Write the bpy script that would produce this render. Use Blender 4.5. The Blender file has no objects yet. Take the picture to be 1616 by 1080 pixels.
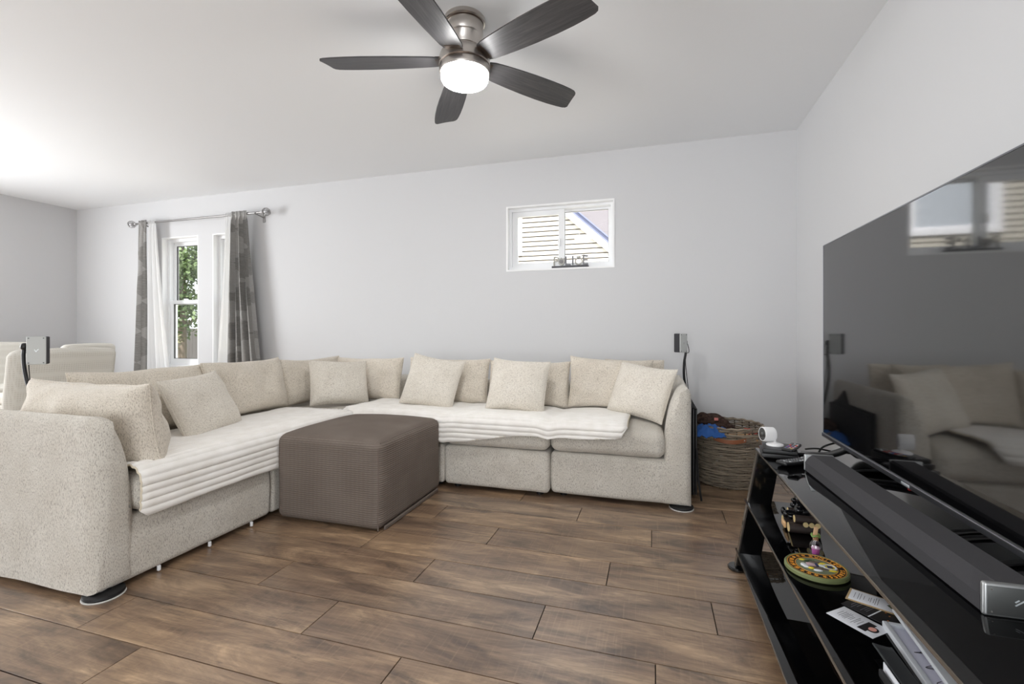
import bpy, bmesh, math, random
from mathutils import Vector, Matrix, Euler, noise
R = math.radians
random.seed(7)
scene = bpy.context.scene
C = scene.collection

# ------------------------------------------------------------------ camera
cam_d = bpy.data.cameras.new('camera')
cam = bpy.data.objects.new('camera', cam_d); C.objects.link(cam)
cam.location = (0, 0, 0.98)
cam.rotation_euler = (R(90), 0, R(16.9))
cam_d.sensor_width = 36.0
cam_d.lens = 36.0 * 734.0 / 1616.0
cam_d.shift_y = -15.0 / 1616.0
cam_d.clip_start = 0.02
scene.camera = cam

# ------------------------------------------------------------------ world, sun, added fill lamps, exposure
world = bpy.data.worlds.new('sky'); scene.world = world
world.use_nodes = True
bg = world.node_tree.nodes['Background']
bg.inputs[0].default_value = (0.90, 0.95, 1.0, 1)
bg.inputs[1].default_value = 3.2
sun_d = bpy.data.lights.new('sun', 'SUN'); sun = bpy.data.objects.new('sun', sun_d); C.objects.link(sun)
sun_d.energy = 12.5; sun_d.angle = R(1.5); sun_d.color = (1, 0.96, 0.90)
sun.rotation_euler = (R(35), 0, R(12))
def area(name, loc, rot, sx, sy, power, color=(1, 1, 1)):
    d = bpy.data.lights.new(name, 'AREA'); d.shape = 'RECTANGLE'; d.size = sx; d.size_y = sy
    d.energy = power; d.color = color
    o = bpy.data.objects.new(name, d); C.objects.link(o); o.location = loc; o.rotation_euler = rot
    return o
# fill lamps added in unseen openings behind the camera and left of the frame
area('added_fill_back', (-0.25, -2.52, 1.15), (R(108), 0, 0), 2.0, 2.0, 55, (0.97, 0.985, 1.0))
area('added_fill_left', (-6.48, 0.6, 1.25), (R(112), 0, R(-90)), 2.6, 1.7, 175, (0.97, 0.985, 1.0))
vs = scene.view_settings
vs.view_transform = 'Standard'; vs.look = 'None'; vs.gamma = 1.0; vs.use_curve_mapping = False
vs.exposure = -0.18
scene.cycles.use_denoising = True
scene.cycles.max_bounces = 10
scene.cycles.diffuse_bounces = 6
scene.cycles.transparent_max_bounces = 16

# ------------------------------------------------------------------ helpers: shapes as (verts, faces)
def box(x0, x1, y0, y1, z0, z1):
    v = [(x0,y0,z0),(x1,y0,z0),(x1,y1,z0),(x0,y1,z0),(x0,y0,z1),(x1,y0,z1),(x1,y1,z1),(x0,y1,z1)]
    f = [(0,3,2,1),(4,5,6,7),(0,1,5,4),(1,2,6,5),(2,3,7,6),(3,0,4,7)]
    return v, f
def rbox(x0, x1, y0, y1, z0, z1, r=0.01, k=3, m=1, fn=None):
    """box with rounded edges; fn(x,y,z) may move the points"""
    c = Vector(((x0+x1)/2, (y0+y1)/2, (z0+z1)/2)); h = Vector(((x1-x0)/2, (y1-y0)/2, (z1-z0)/2))
    r = min(r, h.x*0.999, h.y*0.999, h.z*0.999)
    def ticks(hh):
        a = [-hh + r*(1-math.tan(math.pi/4*(1-i/k))) for i in range(k)]
        mid = [-(hh-r) + 2*(hh-r)*i/m for i in range(m+1)]
        return a + mid + [-t for t in reversed(a)]
    tx = [ticks(h[i]) for i in range(3)]
    idx = {}; V = []; F = []
    def vid(p):
        key = (round(p[0],6), round(p[1],6), round(p[2],6))
        if key in idx: return idx[key]
        q = Vector(p); inn = Vector([max(-(h[i]-r), min(h[i]-r, q[i])) for i in range(3)])
        d = q - inn
        if d.length > 1e-9: q = inn + d.normalized()*r
        q = q + c
        if fn: q = Vector(fn(q.x, q.y, q.z))
        idx[key] = len(V); V.append(tuple(q)); return idx[key]
    for ax in range(3):
        a, b = (ax+1) % 3, (ax+2) % 3
        for s in (-1, 1):
            for i in range(len(tx[a])-1):
                for j in range(len(tx[b])-1):
                    qs = []
                    for (u, w) in ((i,j),(i+1,j),(i+1,j+1),(i,j+1)):
                        p = [0,0,0]; p[ax] = s*h[ax]; p[a] = tx[a][u]; p[b] = tx[b][w]
                        qs.append(vid(p))
                    F.append(tuple(qs) if s > 0 else tuple(reversed(qs)))
    return V, F
def cyl(p0, p1, r0, r1=None, n=16, caps=True):
    if r1 is None: r1 = r0
    p0, p1 = Vector(p0), Vector(p1); d = (p1-p0).normalized()
    a = d.orthogonal().normalized(); b = d.cross(a)
    V = []; F = []
    for p, r in ((p0, r0), (p1, r1)):
        for i in range(n):
            t = 2*math.pi*i/n; V.append(tuple(p + (a*math.cos(t) + b*math.sin(t))*r))
    for i in range(n):
        j = (i+1) % n; F.append((i, j, n+j, n+i))
    if caps: F.append(tuple(reversed(range(n)))); F.append(tuple(range(n, 2*n)))
    return V, F
def lathe(prof, n=24, cx=0, cy=0):
    V = []; F = []; rings = []
    for r, z in prof:
        if r < 1e-6:
            rings.append([len(V)]); V.append((cx, cy, z))
        else:
            st = len(V); rings.append(list(range(st, st+n)))
            for i in range(n):
                t = 2*math.pi*i/n; V.append((cx + r*math.cos(t), cy + r*math.sin(t), z))
    for a, b in zip(rings[:-1], rings[1:]):
        for i in range(n):
            j = (i+1) % n
            if len(a) == 1 and len(b) == 1: continue
            if len(a) == 1: F.append((a[0], b[j], b[i]))
            elif len(b) == 1: F.append((a[i], a[j], b[0]))
            else: F.append((a[i], a[j], b[j], b[i]))
    return V, F
def tube(pts, r, n=8, closed=False, caps=True):
    P = [Vector(p) for p in pts]; N = len(P); V = []; F = []
    rr = r if isinstance(r, (list, tuple)) else [r]*N
    prev = None
    for i in range(N):
        if closed: d = P[(i+1) % N] - P[i-1]
        else: d = P[min(i+1, N-1)] - P[max(i-1, 0)]
        d.normalize()
        if prev is None: a = d.orthogonal().normalized()
        else:
            a = prev - d*prev.dot(d)
            a = a.normalized() if a.length > 1e-6 else d.orthogonal().normalized()
        prev = a; b = d.cross(a)
        for k in range(n):
            t = 2*math.pi*k/n; V.append(tuple(P[i] + (a*math.cos(t) + b*math.sin(t))*rr[i]))
    for i in range(N if closed else N-1):
        j = (i+1) % N
        for k in range(n):
            l = (k+1) % n; F.append((i*n+k, i*n+l, j*n+l, j*n+k))
    if caps and not closed:
        F.append(tuple(reversed(range(n)))); F.append(tuple(range((N-1)*n, N*n)))
    return V, F
def prism(poly, z0, z1):
    """polygon in XY lifted from z0 to z1"""
    n = len(poly)
    V = [(x, y, z0) for x, y in poly] + [(x, y, z1) for x, y in poly]
    F = [tuple(reversed(range(n))), tuple(range(n, 2*n))]
    for i in range(n):
        j = (i+1) % n; F.append((i, j, n+j, n+i))
    return V, F
def ball(c, rx, ry=None, rz=None, n=14, m=10):
    ry = ry or rx; rz = rz or rx
    prof = [(math.sin(math.pi*i/m), -math.cos(math.pi*i/m)) for i in range(m+1)]
    prof[0] = (0, -1); prof[-1] = (0, 1)
    V, F = lathe(prof, n)
    return [(c[0]+x*rx, c[1]+y*ry, c[2]+z*rz) for x, y, z in V], F
def xf(sh, M):
    return [tuple(M @ Vector(v)) for v in sh[0]], sh[1]
def join(*shs):
    V = []; F = []
    for v, f in shs:
        o = len(V); V += list(v); F += [tuple(i+o for i in q) for q in f]
    return V, F
def spline(pts, n=8):
    P = [Vector(p) for p in pts]; out = []
    for i in range(len(P)-1):
        p0, p1, p2, p3 = P[max(i-1,0)], P[i], P[i+1], P[min(i+2,len(P)-1)]
        for k in range(n):
            t = k/n
            out.append(0.5*((2*p1) + (p2-p0)*t + (2*p0-5*p1+4*p2-p3)*t*t + (3*p1-p0-3*p2+p3)*t**3))
    out.append(P[-1]); return out

def mesh(name, sh, mt, smooth=True, angle=38):
    me = bpy.data.meshes.new(name); me.from_pydata(list(sh[0]), [], list(sh[1])); me.validate(); me.update()
    if mt: me.materials.append(mt)
    if smooth:
        me.polygons.foreach_set('use_smooth', [True]*len(me.polygons))
        me.set_sharp_from_angle(angle=R(angle))
    return me
def obj(name, sh, mt, parent=None, world=True, smooth=True, angle=38, me=None):
    """one mesh object; world=True: the points are world points even under a moved root"""
    me = me or mesh(name, sh, mt, smooth, angle)
    o = bpy.data.objects.new(name, me); C.objects.link(o)
    if parent:
        o.parent = parent
        if world and parent.get('is_root'): o.matrix_parent_inverse = parent.matrix_basis.inverted()
    return o
def thing(name, label, cat, loc=(0,0,0), rz=0, group=None):
    o = bpy.data.objects.new(name, None); C.objects.link(o)
    o.location = loc; o.rotation_euler = (0, 0, rz); o.empty_display_size = 0.1
    o['is_root'] = 1
    return tag(o, label, cat, group)
def tag(o, label, cat, group=None, kind=None):
    if label: o['label'] = label
    if cat: o['category'] = cat
    if group: o['group'] = group
    if kind: o['kind'] = kind
    return o
def structure(o, label=None, cat=None):
    o['kind'] = 'structure'
    if label: o['label'] = label
    if cat: o['category'] = cat
    return o
def one(name, sh, mt, label, cat, loc=(0,0,0), rz=0, group=None, **kw):
    """a thing that is a single mesh in local coordinates"""
    o = obj(name, sh, mt, **kw); o.location = loc; o.rotation_euler = (0, 0, rz)
    return tag(o, label, cat, group)
def text_shape(s, size, depth=0.0):
    cu = bpy.data.curves.new('lettering', 'FONT'); cu.body = s; cu.size = size; cu.extrude = depth
    cu.align_x = 'CENTER'; cu.align_y = 'CENTER'; cu.resolution_u = 3
    o = bpy.data.objects.new('lettering', cu); C.objects.link(o)
    bpy.context.view_layer.update()
    me = bpy.data.meshes.new_from_object(o.evaluated_get(bpy.context.evaluated_depsgraph_get()))
    V = [tuple(v.co) for v in me.vertices]; F = [tuple(p.vertices) for p in me.polygons]
    bpy.data.objects.remove(o); bpy.data.curves.remove(cu); bpy.data.meshes.remove(me)
    return V, F

# ------------------------------------------------------------------ materials
def lin(c):
    return tuple(((x/255)/12.92 if x/255 <= 0.04045 else ((x/255+0.055)/1.055)**2.4) for x in c)
def P(name, rgb, rough=0.5, metal=0.0, spec=0.5, emit=None, es=0, bump=None, bstr=0.2, coat=0.0, sheen=0.0):
    m = bpy.data.materials.new(name); m.use_nodes = True
    b = m.node_tree.nodes['Principled BSDF']
    b.inputs['Base Color'].default_value = (*lin(rgb), 1)
    b.inputs['Roughness'].default_value = rough; b.inputs['Metallic'].default_value = metal
    b.inputs['Specular IOR Level'].default_value = spec
    b.inputs['Coat Weight'].default_value = coat; b.inputs['Sheen Weight'].default_value = sheen
    if emit: b.inputs['Emission Color'].default_value = (*emit, 1); b.inputs['Emission Strength'].default_value = es
    if bump:
        N = m.node_tree.nodes; L = m.node_tree.links
        tc = N.new('ShaderNodeTexCoord'); nz = N.new('ShaderNodeTexNoise'); nz.inputs['Scale'].default_value = bump
        nz.inputs['Detail'].default_value = 3
        bp = N.new('ShaderNodeBump'); bp.inputs['Strength'].default_value = bstr; bp.inputs['Distance'].default_value = 0.002
        L.new(tc.outputs['Object'], nz.inputs['Vector']); L.new(nz.outputs['Fac'], bp.inputs['Height']); L.new(bp.outputs[0], b.inputs['Normal'])
    return m
class G:
    """small node-graph helper"""
    def __init__(s, name, rough=0.5, spec=0.5, metal=0.0):
        s.m = bpy.data.materials.new(name); s.m.use_nodes = True
        s.N = s.m.node_tree.nodes; s.L = s.m.node_tree.links; s.b = s.N['Principled BSDF']
        s.b.inputs['Roughness'].default_value = rough; s.b.inputs['Specular IOR Level'].default_value = spec
        s.b.inputs['Metallic'].default_value = metal
        s.tc = s.N.new('ShaderNodeTexCoord')
    def map(s, scale=(1,1,1), rot=(0,0,0), src=None):
        n = s.N.new('ShaderNodeMapping'); n.inputs['Scale'].default_value = scale; n.inputs['Rotation'].default_value = rot
        s.L.new(src or s.tc.outputs['Object'], n.inputs['Vector']); return n.outputs[0]
    def noise(s, vec, scale=1, detail=2, rough=0.5, dist=0):
        n = s.N.new('ShaderNodeTexNoise'); n.inputs['Scale'].default_value = scale; n.inputs['Detail'].default_value = detail
        n.inputs['Roughness'].default_value = rough; n.inputs['Distortion'].default_value = dist
        s.L.new(vec, n.inputs['Vector']); return n.outputs['Fac']
    def wave(s, vec, scale, dist=0, axis='X', detail=2):
        n = s.N.new('ShaderNodeTexWave'); n.inputs['Scale'].default_value = scale; n.inputs['Distortion'].default_value = dist
        n.inputs['Detail'].default_value = detail; n.bands_direction = axis
        s.L.new(vec, n.inputs['Vector']); return n.outputs['Fac']
    def ramp(s, fac, stops):
        n = s.N.new('ShaderNodeValToRGB'); e = n.color_ramp.elements
        while len(e) < len(stops): e.new(0.5)
        for el, (p, c) in zip(e, stops):
            el.position = p; el.color = (*c, 1) if len(c) == 3 else c
        s.L.new(fac, n.inputs['Fac']); return n.outputs['Color']
    def mix(s, fac, a, b, mode='MIX'):
        n = s.N.new('ShaderNodeMix'); n.data_type = 'RGBA'; n.blend_type = mode
        for sock, val in ((n.inputs[0], fac), (n.inputs[6], a), (n.inputs[7], b)):
            if isinstance(val, (int, float)): sock.default_value = val
            elif isinstance(val, tuple): sock.default_value = (*val, 1)
            else: s.L.new(val, sock)
        return n.outputs[2]
    def math(s, op, a, b=None):
        n = s.N.new('ShaderNodeMath'); n.operation = op
        for i, v in enumerate((a, b)):
            if v is None: continue
            if isinstance(v, (int, float)): n.inputs[i].default_value = v
            else: s.L.new(v, n.inputs[i])
        return n.outputs[0]
    def color(s, c):
        if isinstance(c, tuple): s.b.inputs['Base Color'].default_value = (*c, 1)
        else: s.L.new(c, s.b.inputs['Base Color'])
    def bump(s, h, strength=0.3, dist=0.002):
        n = s.N.new('ShaderNodeBump'); n.inputs['Strength'].default_value = strength; n.inputs['Distance'].default_value = dist
        s.L.new(h, n.inputs['Height']); s.L.new(n.outputs[0], s.b.inputs['Normal'])

def boucle(name, c_light, c_dark, scale, amount=(0.54, 0.66), base2=None):
    g = G(name, rough=0.95, spec=0.15)
    v = g.map(scale); n1 = g.noise(v, 1, 2.5, 0.6)
    big = g.noise(g.tc.outputs['Object'], 9, 2)
    tone = g.ramp(big, [(0.3, lin(c_light)), (0.7, lin(base2 or c_light))])
    f = g.ramp(n1, [(amount[0], (0,0,0)), (amount[1], (1,1,1))])
    g.color(g.mix(f, tone, lin(c_dark)))
    h = g.noise(g.tc.outputs['Object'], 170, 3, 0.6)
    g.bump(h, 0.55, 0.004)
    g.b.inputs['Sheen Weight'].default_value = 0.25
    return g.m
M = {}
M['sofa'] = boucle('sofa_boucle', (212,207,197), (128,120,110), (400,400,115), (0.49,0.73), (203,197,186))
M['cushion'] = boucle('cushion_boucle', (220,212,199), (142,131,116), (380,380,110), (0.49,0.73), (211,202,188))
M['toss'] = boucle('toss_boucle', (224,218,207), (150,140,127), (105,380,400), (0.49,0.75), (216,209,197))
def blanket_mat():
    g = G('plush_blanket', 0.95, 0.1)
    n = g.noise(g.tc.outputs['Object'], 14, 3)
    g.color(g.ramp(n, [(0.3, lin((230,226,219))), (0.7, lin((240,237,232)))]))
    g.bump(g.noise(g.tc.outputs['Object'], 260, 2), 0.3, 0.002)
    g.b.inputs['Sheen Weight'].default_value = 0.4
    return g.m
M['blanket'] = blanket_mat()
M['piping'] = P('blanket_piping', (214,204,184), 0.9, spec=0.1)
def ottoman_mat():
    g = G('ribbed_taupe_cover', 0.9, 0.15)
    o = g.tc.outputs['Object']
    w1 = g.wave(o, 30, 0.3, 'Z', 1)
    w2 = g.wave(g.map((1,1,1), (0,0,R(45))), 18, 0.2, 'X', 1)
    w3 = g.wave(o, 60, 0.1, 'Y', 1); w4 = g.wave(o, 60, 0.1, 'X', 1)
    geo = g.N.new('ShaderNodeNewGeometry'); sp = g.N.new('ShaderNodeSeparateXYZ'); g.L.new(geo.outputs['Normal'], sp.inputs[0])
    up = g.math('GREATER_THAN', g.math('ABSOLUTE', sp.outputs[2]), 0.7)
    side = g.math('MULTIPLY', w1, g.math('ADD', g.math('MULTIPLY', w2, 0.5), 0.6))
    top = g.math('MULTIPLY', g.math('MULTIPLY', w3, w4), 0.8)
    h = g.math('ADD', g.math('MULTIPLY', side, g.math('SUBTRACT', 1.0, up)), g.math('MULTIPLY', top, up))
    n = g.noise(o, 5, 2)
    base = g.ramp(n, [(0.3, lin((106,96,88))), (0.7, lin((117,107,99)))])
    g.color(g.mix(g.math('MULTIPLY', h, 0.35), base, lin((140,130,122))))
    g.bump(h, 0.6, 0.003)
    return g.m
M['ottoman'] = ottoman_mat()
def wood_floor():
    g = G('laminate_plank', 0.36, 0.6)
    g.b.inputs['Coat Weight'].default_value = 0.6; g.b.inputs['Coat Roughness'].default_value = 0.26
    oi = g.N.new('ShaderNodeObjectInfo')
    add = g.N.new('ShaderNodeVectorMath'); add.operation = 'ADD'
    cmb = g.N.new('ShaderNodeCombineXYZ')
    g.L.new(g.math('MULTIPLY', oi.outputs['Random'], 91.0), cmb.inputs[0]); g.L.new(g.math('MULTIPLY', oi.outputs['Random'], 47.0), cmb.inputs[1])
    g.L.new(g.tc.outputs['Object'], add.inputs[0]); g.L.new(cmb.outputs[0], add.inputs[1])
    p = add.outputs[0]
    big = g.noise(g.map((1.8, 7.0, 1), src=p), 1.3, 7, 0.68, 0.6)
    base = g.ramp(big, [(0.30, lin((78,63,51))), (0.44, lin((126,102,82))), (0.56, lin((156,130,104))), (0.68, lin((196,166,133)))])
    grain = g.noise(g.map((2.6, 120, 1), src=p), 1, 6, 0.72, 0.8)
    base = g.mix(g.ramp(grain, [(0.42, (0,0,0)), (0.74, (0.40,0.40,0.40))]), base, lin((70,54,43)))
    fig = g.wave(g.map((0.7, 7, 1), src=p), 2.2, 9.0, 'Y', 4)
    base = g.mix(g.ramp(fig, [(0.0, (0.14,0.14,0.14)), (0.35, (0,0,0))]), base, lin((72,57,46)))
    sm = g.noise(g.map((3.0, 11, 1), src=p), 1, 6, 0.66, 1.2)
    base = g.mix(g.ramp(sm, [(0.53, (0,0,0)), (0.70, (0.72,0.72,0.72))]), base, lin((66,53,44)))
    saw = g.noise(g.map((120, 6, 1), src=p), 1, 2, 0.5)
    base = g.mix(g.ramp(saw, [(0.56, (0,0,0)), (0.75, (0.22,0.22,0.22))]), base, lin((180,152,122)))
    tint = g.ramp(oi.outputs['Random'], [(0, (0.86,0.86,0.88)), (1, (1.08,1.05,1.0))])
    base = g.mix(1.0, base, tint, 'MULTIPLY')
    g.color(base)
    g.L.new(g.ramp(grain, [(0.3, (0.28,0.28,0.28)), (0.8, (0.40,0.40,0.40))]), g.b.inputs['Roughness'])
    g.bump(grain, 0.12, 0.001)
    return g.m
M['floor'] = wood_floor()
M['subfloor'] = P('dark_joint', (30,24,20), 0.9)
def paint(name, rgb):
    g = G(name, 0.75, 0.25); g.color(lin(rgb))
    g.bump(g.noise(g.tc.outputs['Object'], 140, 3), 0.06, 0.002)
    return g.m
M['wall'] = paint('white_wall_paint', (209,209,210))
M['ceiling'] = paint('white_ceiling_paint', (238,239,240))
M['trim'] = P('white_trim', (240,240,240), 0.4)
M['vinyl'] = P('white_vinyl', (238,239,240), 0.35)
M['gasket'] = P('dark_gasket', (70,70,72), 0.6)
def glass(name='window_glass', tint=(1,1,1), amt=0.06):
    m = bpy.data.materials.new(name); m.use_nodes = True; N = m.node_tree.nodes; L = m.node_tree.links
    N.remove(N['Principled BSDF'])
    tr = N.new('ShaderNodeBsdfTransparent'); tr.inputs[0].default_value = (*tint, 1)
    gl = N.new('ShaderNodeBsdfGlossy'); gl.inputs['Roughness'].default_value = 0.02
    lw = N.new('ShaderNodeLayerWeight'); lw.inputs['Blend'].default_value = 0.5
    pw = N.new('ShaderNodeMath'); pw.operation = 'POWER'; pw.inputs[1].default_value = 5.0
    ma = N.new('ShaderNodeMath'); ma.operation = 'MULTIPLY_ADD'; ma.inputs[1].default_value = 0.94; ma.inputs[2].default_value = 0.04
    mx = N.new('ShaderNodeMixShader')
    L.new(lw.outputs['Facing'], pw.inputs[0]); L.new(pw.outputs[0], ma.inputs[0]); L.new(ma.outputs[0], mx.inputs[0]); L.new(tr.outputs[0], mx.inputs[1]); L.new(gl.outputs[0], mx.inputs[2])
    L.new(mx.outputs[0], N['Material Output'].inputs[0]); return m
M['glass'] = glass()
M['bottle_glass'] = glass('bottle_glass', (0.88,0.90,0.91))
for nd in M['bottle_glass'].node_tree.nodes:
    if nd.type == 'MATH' and nd.operation == 'MULTIPLY_ADD': nd.inputs[1].default_value = 0.8; nd.inputs[2].default_value = 0.16
def sheer():
    m = bpy.data.materials.new('sheer_voile'); m.use_nodes = True; N = m.node_tree.nodes; L = m.node_tree.links
    N.remove(N['Principled BSDF'])
    df = N.new('ShaderNodeBsdfDiffuse'); df.inputs[0].default_value = (0.9,0.9,0.9,1)
    tl = N.new('ShaderNodeBsdfTranslucent'); tl.inputs[0].default_value = (0.92,0.92,0.92,1)
    tr = N.new('ShaderNodeBsdfTransparent')
    m1 = N.new('ShaderNodeMixShader'); m1.inputs[0].default_value = 0.5
    m2 = N.new('ShaderNodeMixShader'); m2.inputs[0].default_value = 0.25
    L.new(df.outputs[0], m1.inputs[1]); L.new(tl.outputs[0], m1.inputs[2]); L.new(m1.outputs[0], m2.inputs[1]); L.new(tr.outputs[0], m2.inputs[2])
    L.new(m2.outputs[0], N['Material Output'].inputs[0]); return m
M['sheer'] = sheer()
def drape():
    g = G('grey_jacquard_drape', 0.75, 0.3)
    o = g.tc.outputs['Object']
    ch = g.N.new('ShaderNodeTexChecker'); ch.inputs['Scale'].default_value = 4.2
    g.L.new(g.map((1.0, 0.001, 1.0), (0, R(38), 0)), ch.inputs['Vector'])
    st = g.noise(g.map((20, 20, 240)), 1, 2)
    a = g.mix(g.math('MULTIPLY', ch.outputs['Fac'], 0.9), lin((124,122,119)), lin((154,152,149)))
    g.color(g.mix(g.ramp(st, [(0.4,(0,0,0)),(0.7,(0.3,0.3,0.3))]), a, lin((182,180,177))))
    return g.m
M['drape'] = drape()
M['nickel'] = P('brushed_nickel', (190,184,178), 0.28, 1.0, bump=60, bstr=0.05)
M['nickel_dark'] = P('nickel_seam', (95,84,76), 0.4, 1.0)
M['rod'] = P('satin_silver_rod', (150,148,146), 0.35, 1.0)
M['crystal'] = P('clear_finial', (225,225,228), 0.1, 0.2)
def blade():
    g = G('charcoal_wood_blade', 0.42, 0.5)
    n = g.noise(g.map((4, 70, 20)), 1, 4, 0.7, 0.8)
    g.color(g.ramp(n, [(0.35, lin((52,51,53))), (0.6, lin((72,70,71))), (0.8, lin((94,91,91)))]))
    return g.m
M['blade'] = blade()
M['lamp'] = P('lit_diffuser', (255,255,255), 0.4, emit=(1,0.995,0.985), es=108)
M['black_plastic'] = P('black_plastic', (22,22,23), 0.38)
M['black_matte'] = P('black_matte', (26,26,27), 0.7)
M['black_glass'] = P('black_glass', (5,5,6), 0.025, spec=0.5)
M['glass_edge'] = P('polished_glass_edge', (120,112,102), 0.12, 0.55)
M['black_lacquer'] = P('black_lacquer', (12,12,13), 0.12, coat=0.5)
M['screen'] = P('tv_screen', (8,8,9), 0.05, spec=0.5)
M['screen'].node_tree.nodes['Principled BSDF'].inputs['IOR'].default_value = 2.05
M['bezel'] = P('gunmetal_bezel', (120,121,126), 0.32, 0.9)
M['cloth_grille'] = P('charcoal_speaker_cloth', (58,57,60), 0.9, bump=900, bstr=0.6)
M['grille_front'] = P('dark_speaker_cloth', (34,34,36), 0.9, bump=900, bstr=0.6)
M['alu'] = P('satin_aluminium', (176,178,178), 0.35, 0.8)
M['alu_dark'] = P('grey_end_plate', (92,94,93), 0.42, 0.6)
M['alu_light'] = P('light_grey_plate', (186,188,186), 0.55, 0.0)
M['white_plastic'] = P('white_plastic', (238,238,238), 0.35)
M['rubber'] = P('black_rubber', (14,14,15), 0.6)
M['white_felt'] = P('white_felt', (205,203,198), 0.9)

# ------------------------------------------------------------------ the setting
XL, XR, YB, YF, ZC = -6.53, 0.98, 3.77, -2.6, 2.43
def wall_with_holes(xa, xb, za, zb, holes):
    """cells (u0,u1,z0,z1) of a wall that has rectangular openings"""
    xs = sorted({xa, xb} | {h[0] for h in holes} | {h[1] for h in holes})
    cells = []
    for u0, u1 in zip(xs[:-1], xs[1:]):
        hs = sorted([h for h in holes if h[0] <= u0 + 1e-6 and h[1] >= u1 - 1e-6], key=lambda h: h[2])
        z = za
        for h in hs:
            if h[2] > z: cells.append((u0, u1, z, h[2]))
            z = h[3]
        if z < zb: cells.append((u0, u1, z, zb))
    return cells
WL = (-5.17, -4.64, 0.60, 2.02); WR = (-4.445, -3.985, 0.60, 2.02); WS = (-1.196, -0.294, 1.497, 2.047)
structure(obj('wall_back', join(*[box(a, b, YB, YB+0.15, c, d) for a, b, c, d in wall_with_holes(XL-0.15, XR+0.15, -0.05, ZC+0.1, [WL, WR, WS])]), M['wall'], smooth=False), 'white painted wall with the windows', 'wall')
structure(obj('wall_right', box(XR, XR+0.15, YF-0.15, YB, -0.05, ZC+0.1), M['wall'], smooth=False), 'white painted wall behind the television', 'wall')
SW = (-0.75, 1.95, 0.4, 2.1)  # opening added out of view for the left fill lamp
structure(obj('wall_left', join(*[box(XL-0.15, XL, a, b, c, d) for a, b, c, d in wall_with_holes(YF-0.15, YB, -0.05, ZC+0.1, [SW])]), M['wall'], smooth=False), 'white painted wall at the far dining side', 'wall')
PD = (-1.35, 0.85, 0.02, 2.2)  # opening added out of view for the fill lamp behind the camera
structure(obj('wall_front', join(*[box(a, b, YF-0.15, YF, c, d) for a, b, c, d in wall_with_holes(XL, XR, -0.05, ZC+0.1, [PD])]), M['wall'], smooth=False), 'white painted wall behind the viewer', 'wall')
structure(obj('ceiling', box(XL-0.15, XR+0.15, YF-0.15, YB+0.15, ZC, ZC+0.12), M['ceiling'], smooth=False), 'flat white ceiling', 'ceiling')
structure(obj('added_sun_slab', box(XL-0.15, XR+0.15, YF-2.2, YF-0.15, ZC, ZC+0.12), M['ceiling'], smooth=False), 'white porch slab added out of view to block the sun', 'sun_blocker')  # unseen slab, added to keep the sun out of the rear opening
for nm, b in (('baseboard_back', (XL+0.012, XR-0.012, YB-0.012, YB, 0.0, 0.085)), ('baseboard_right', (XR-0.012, XR, YF, YB, 0.0, 0.085)), ('baseboard_left', (XL, XL+0.012, YF, YB, 0.0, 0.085))):
    structure(obj(nm, box(*b), M['trim'], smooth=False), 'white baseboard')
floor = structure(obj('floor', box(XL-0.15, XR+0.15, YF-0.15, YB+0.15, -0.08, -0.006), M['subfloor'], smooth=False), 'brown wood plank laminate floor', 'floor')
# planks, rows run along the window wall
PW, PL, G0 = 0.1938, 1.103, 0.0017
known = {-1: -1.525, 0: -0.727, 1: 0.006, 2: -0.37, 3: 0.2, 4: -0.175, 5: -0.74, 6: -0.008, 7: -0.382, 8: 0.36, -2: -0.35, 9: -0.2}
def plank_shape(L, W):
    hx, hy, c = L/2 - G0, W/2 - G0, 0.0005
    V = [(-hx,-hy,-0.006),(hx,-hy,-0.006),(hx,hy,-0.006),(-hx,hy,-0.006),
         (-hx,-hy,-c),(hx,-hy,-c),(hx,hy,-c),(-hx,hy,-c),
         (-hx+c,-hy+c,0),(hx-c,-hy+c,0),(hx-c,hy-c,0),(-hx+c,hy-c,0)]
    F = [(0,1,5,4),(1,2,6,5),(2,3,7,6),(3,0,4,7),(4,5,9,8),(5,6,10,9),(6,7,11,10),(7,4,8,11),(8,9,10,11)]
    return V, F
full = mesh('plank', plank_shape(PL, PW), M['floor'], False)
rnd = random.Random(3)
k0 = math.floor((YF - 1.053)/PW); k1 = math.floor((YB - 1.053)/PW)
for k in range(k0, k1+1):
    ya, yb = max(1.053 + PW*k, YF), min(1.053 + PW*(k+1), YB)
    if yb - ya < 0.01: continue
    off = known.get(k, rnd.uniform(0, PL))
    x = off - math.ceil((off - XL)/PL)*PL
    while x < XR:
        xa, xb = max(x, XL), min(x + PL, XR); x += PL
        if xb - xa < 0.02: continue
        if xb - xa > PL - 1e-4 and yb - ya > PW - 1e-4: me = full
        else: me = mesh('plank', plank_shape(xb-xa, yb-ya), M['floor'], False)
        o = obj('plank', None, None, floor, me=me); o.location = ((xa+xb)/2, (ya+yb)/2, 0)

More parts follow.
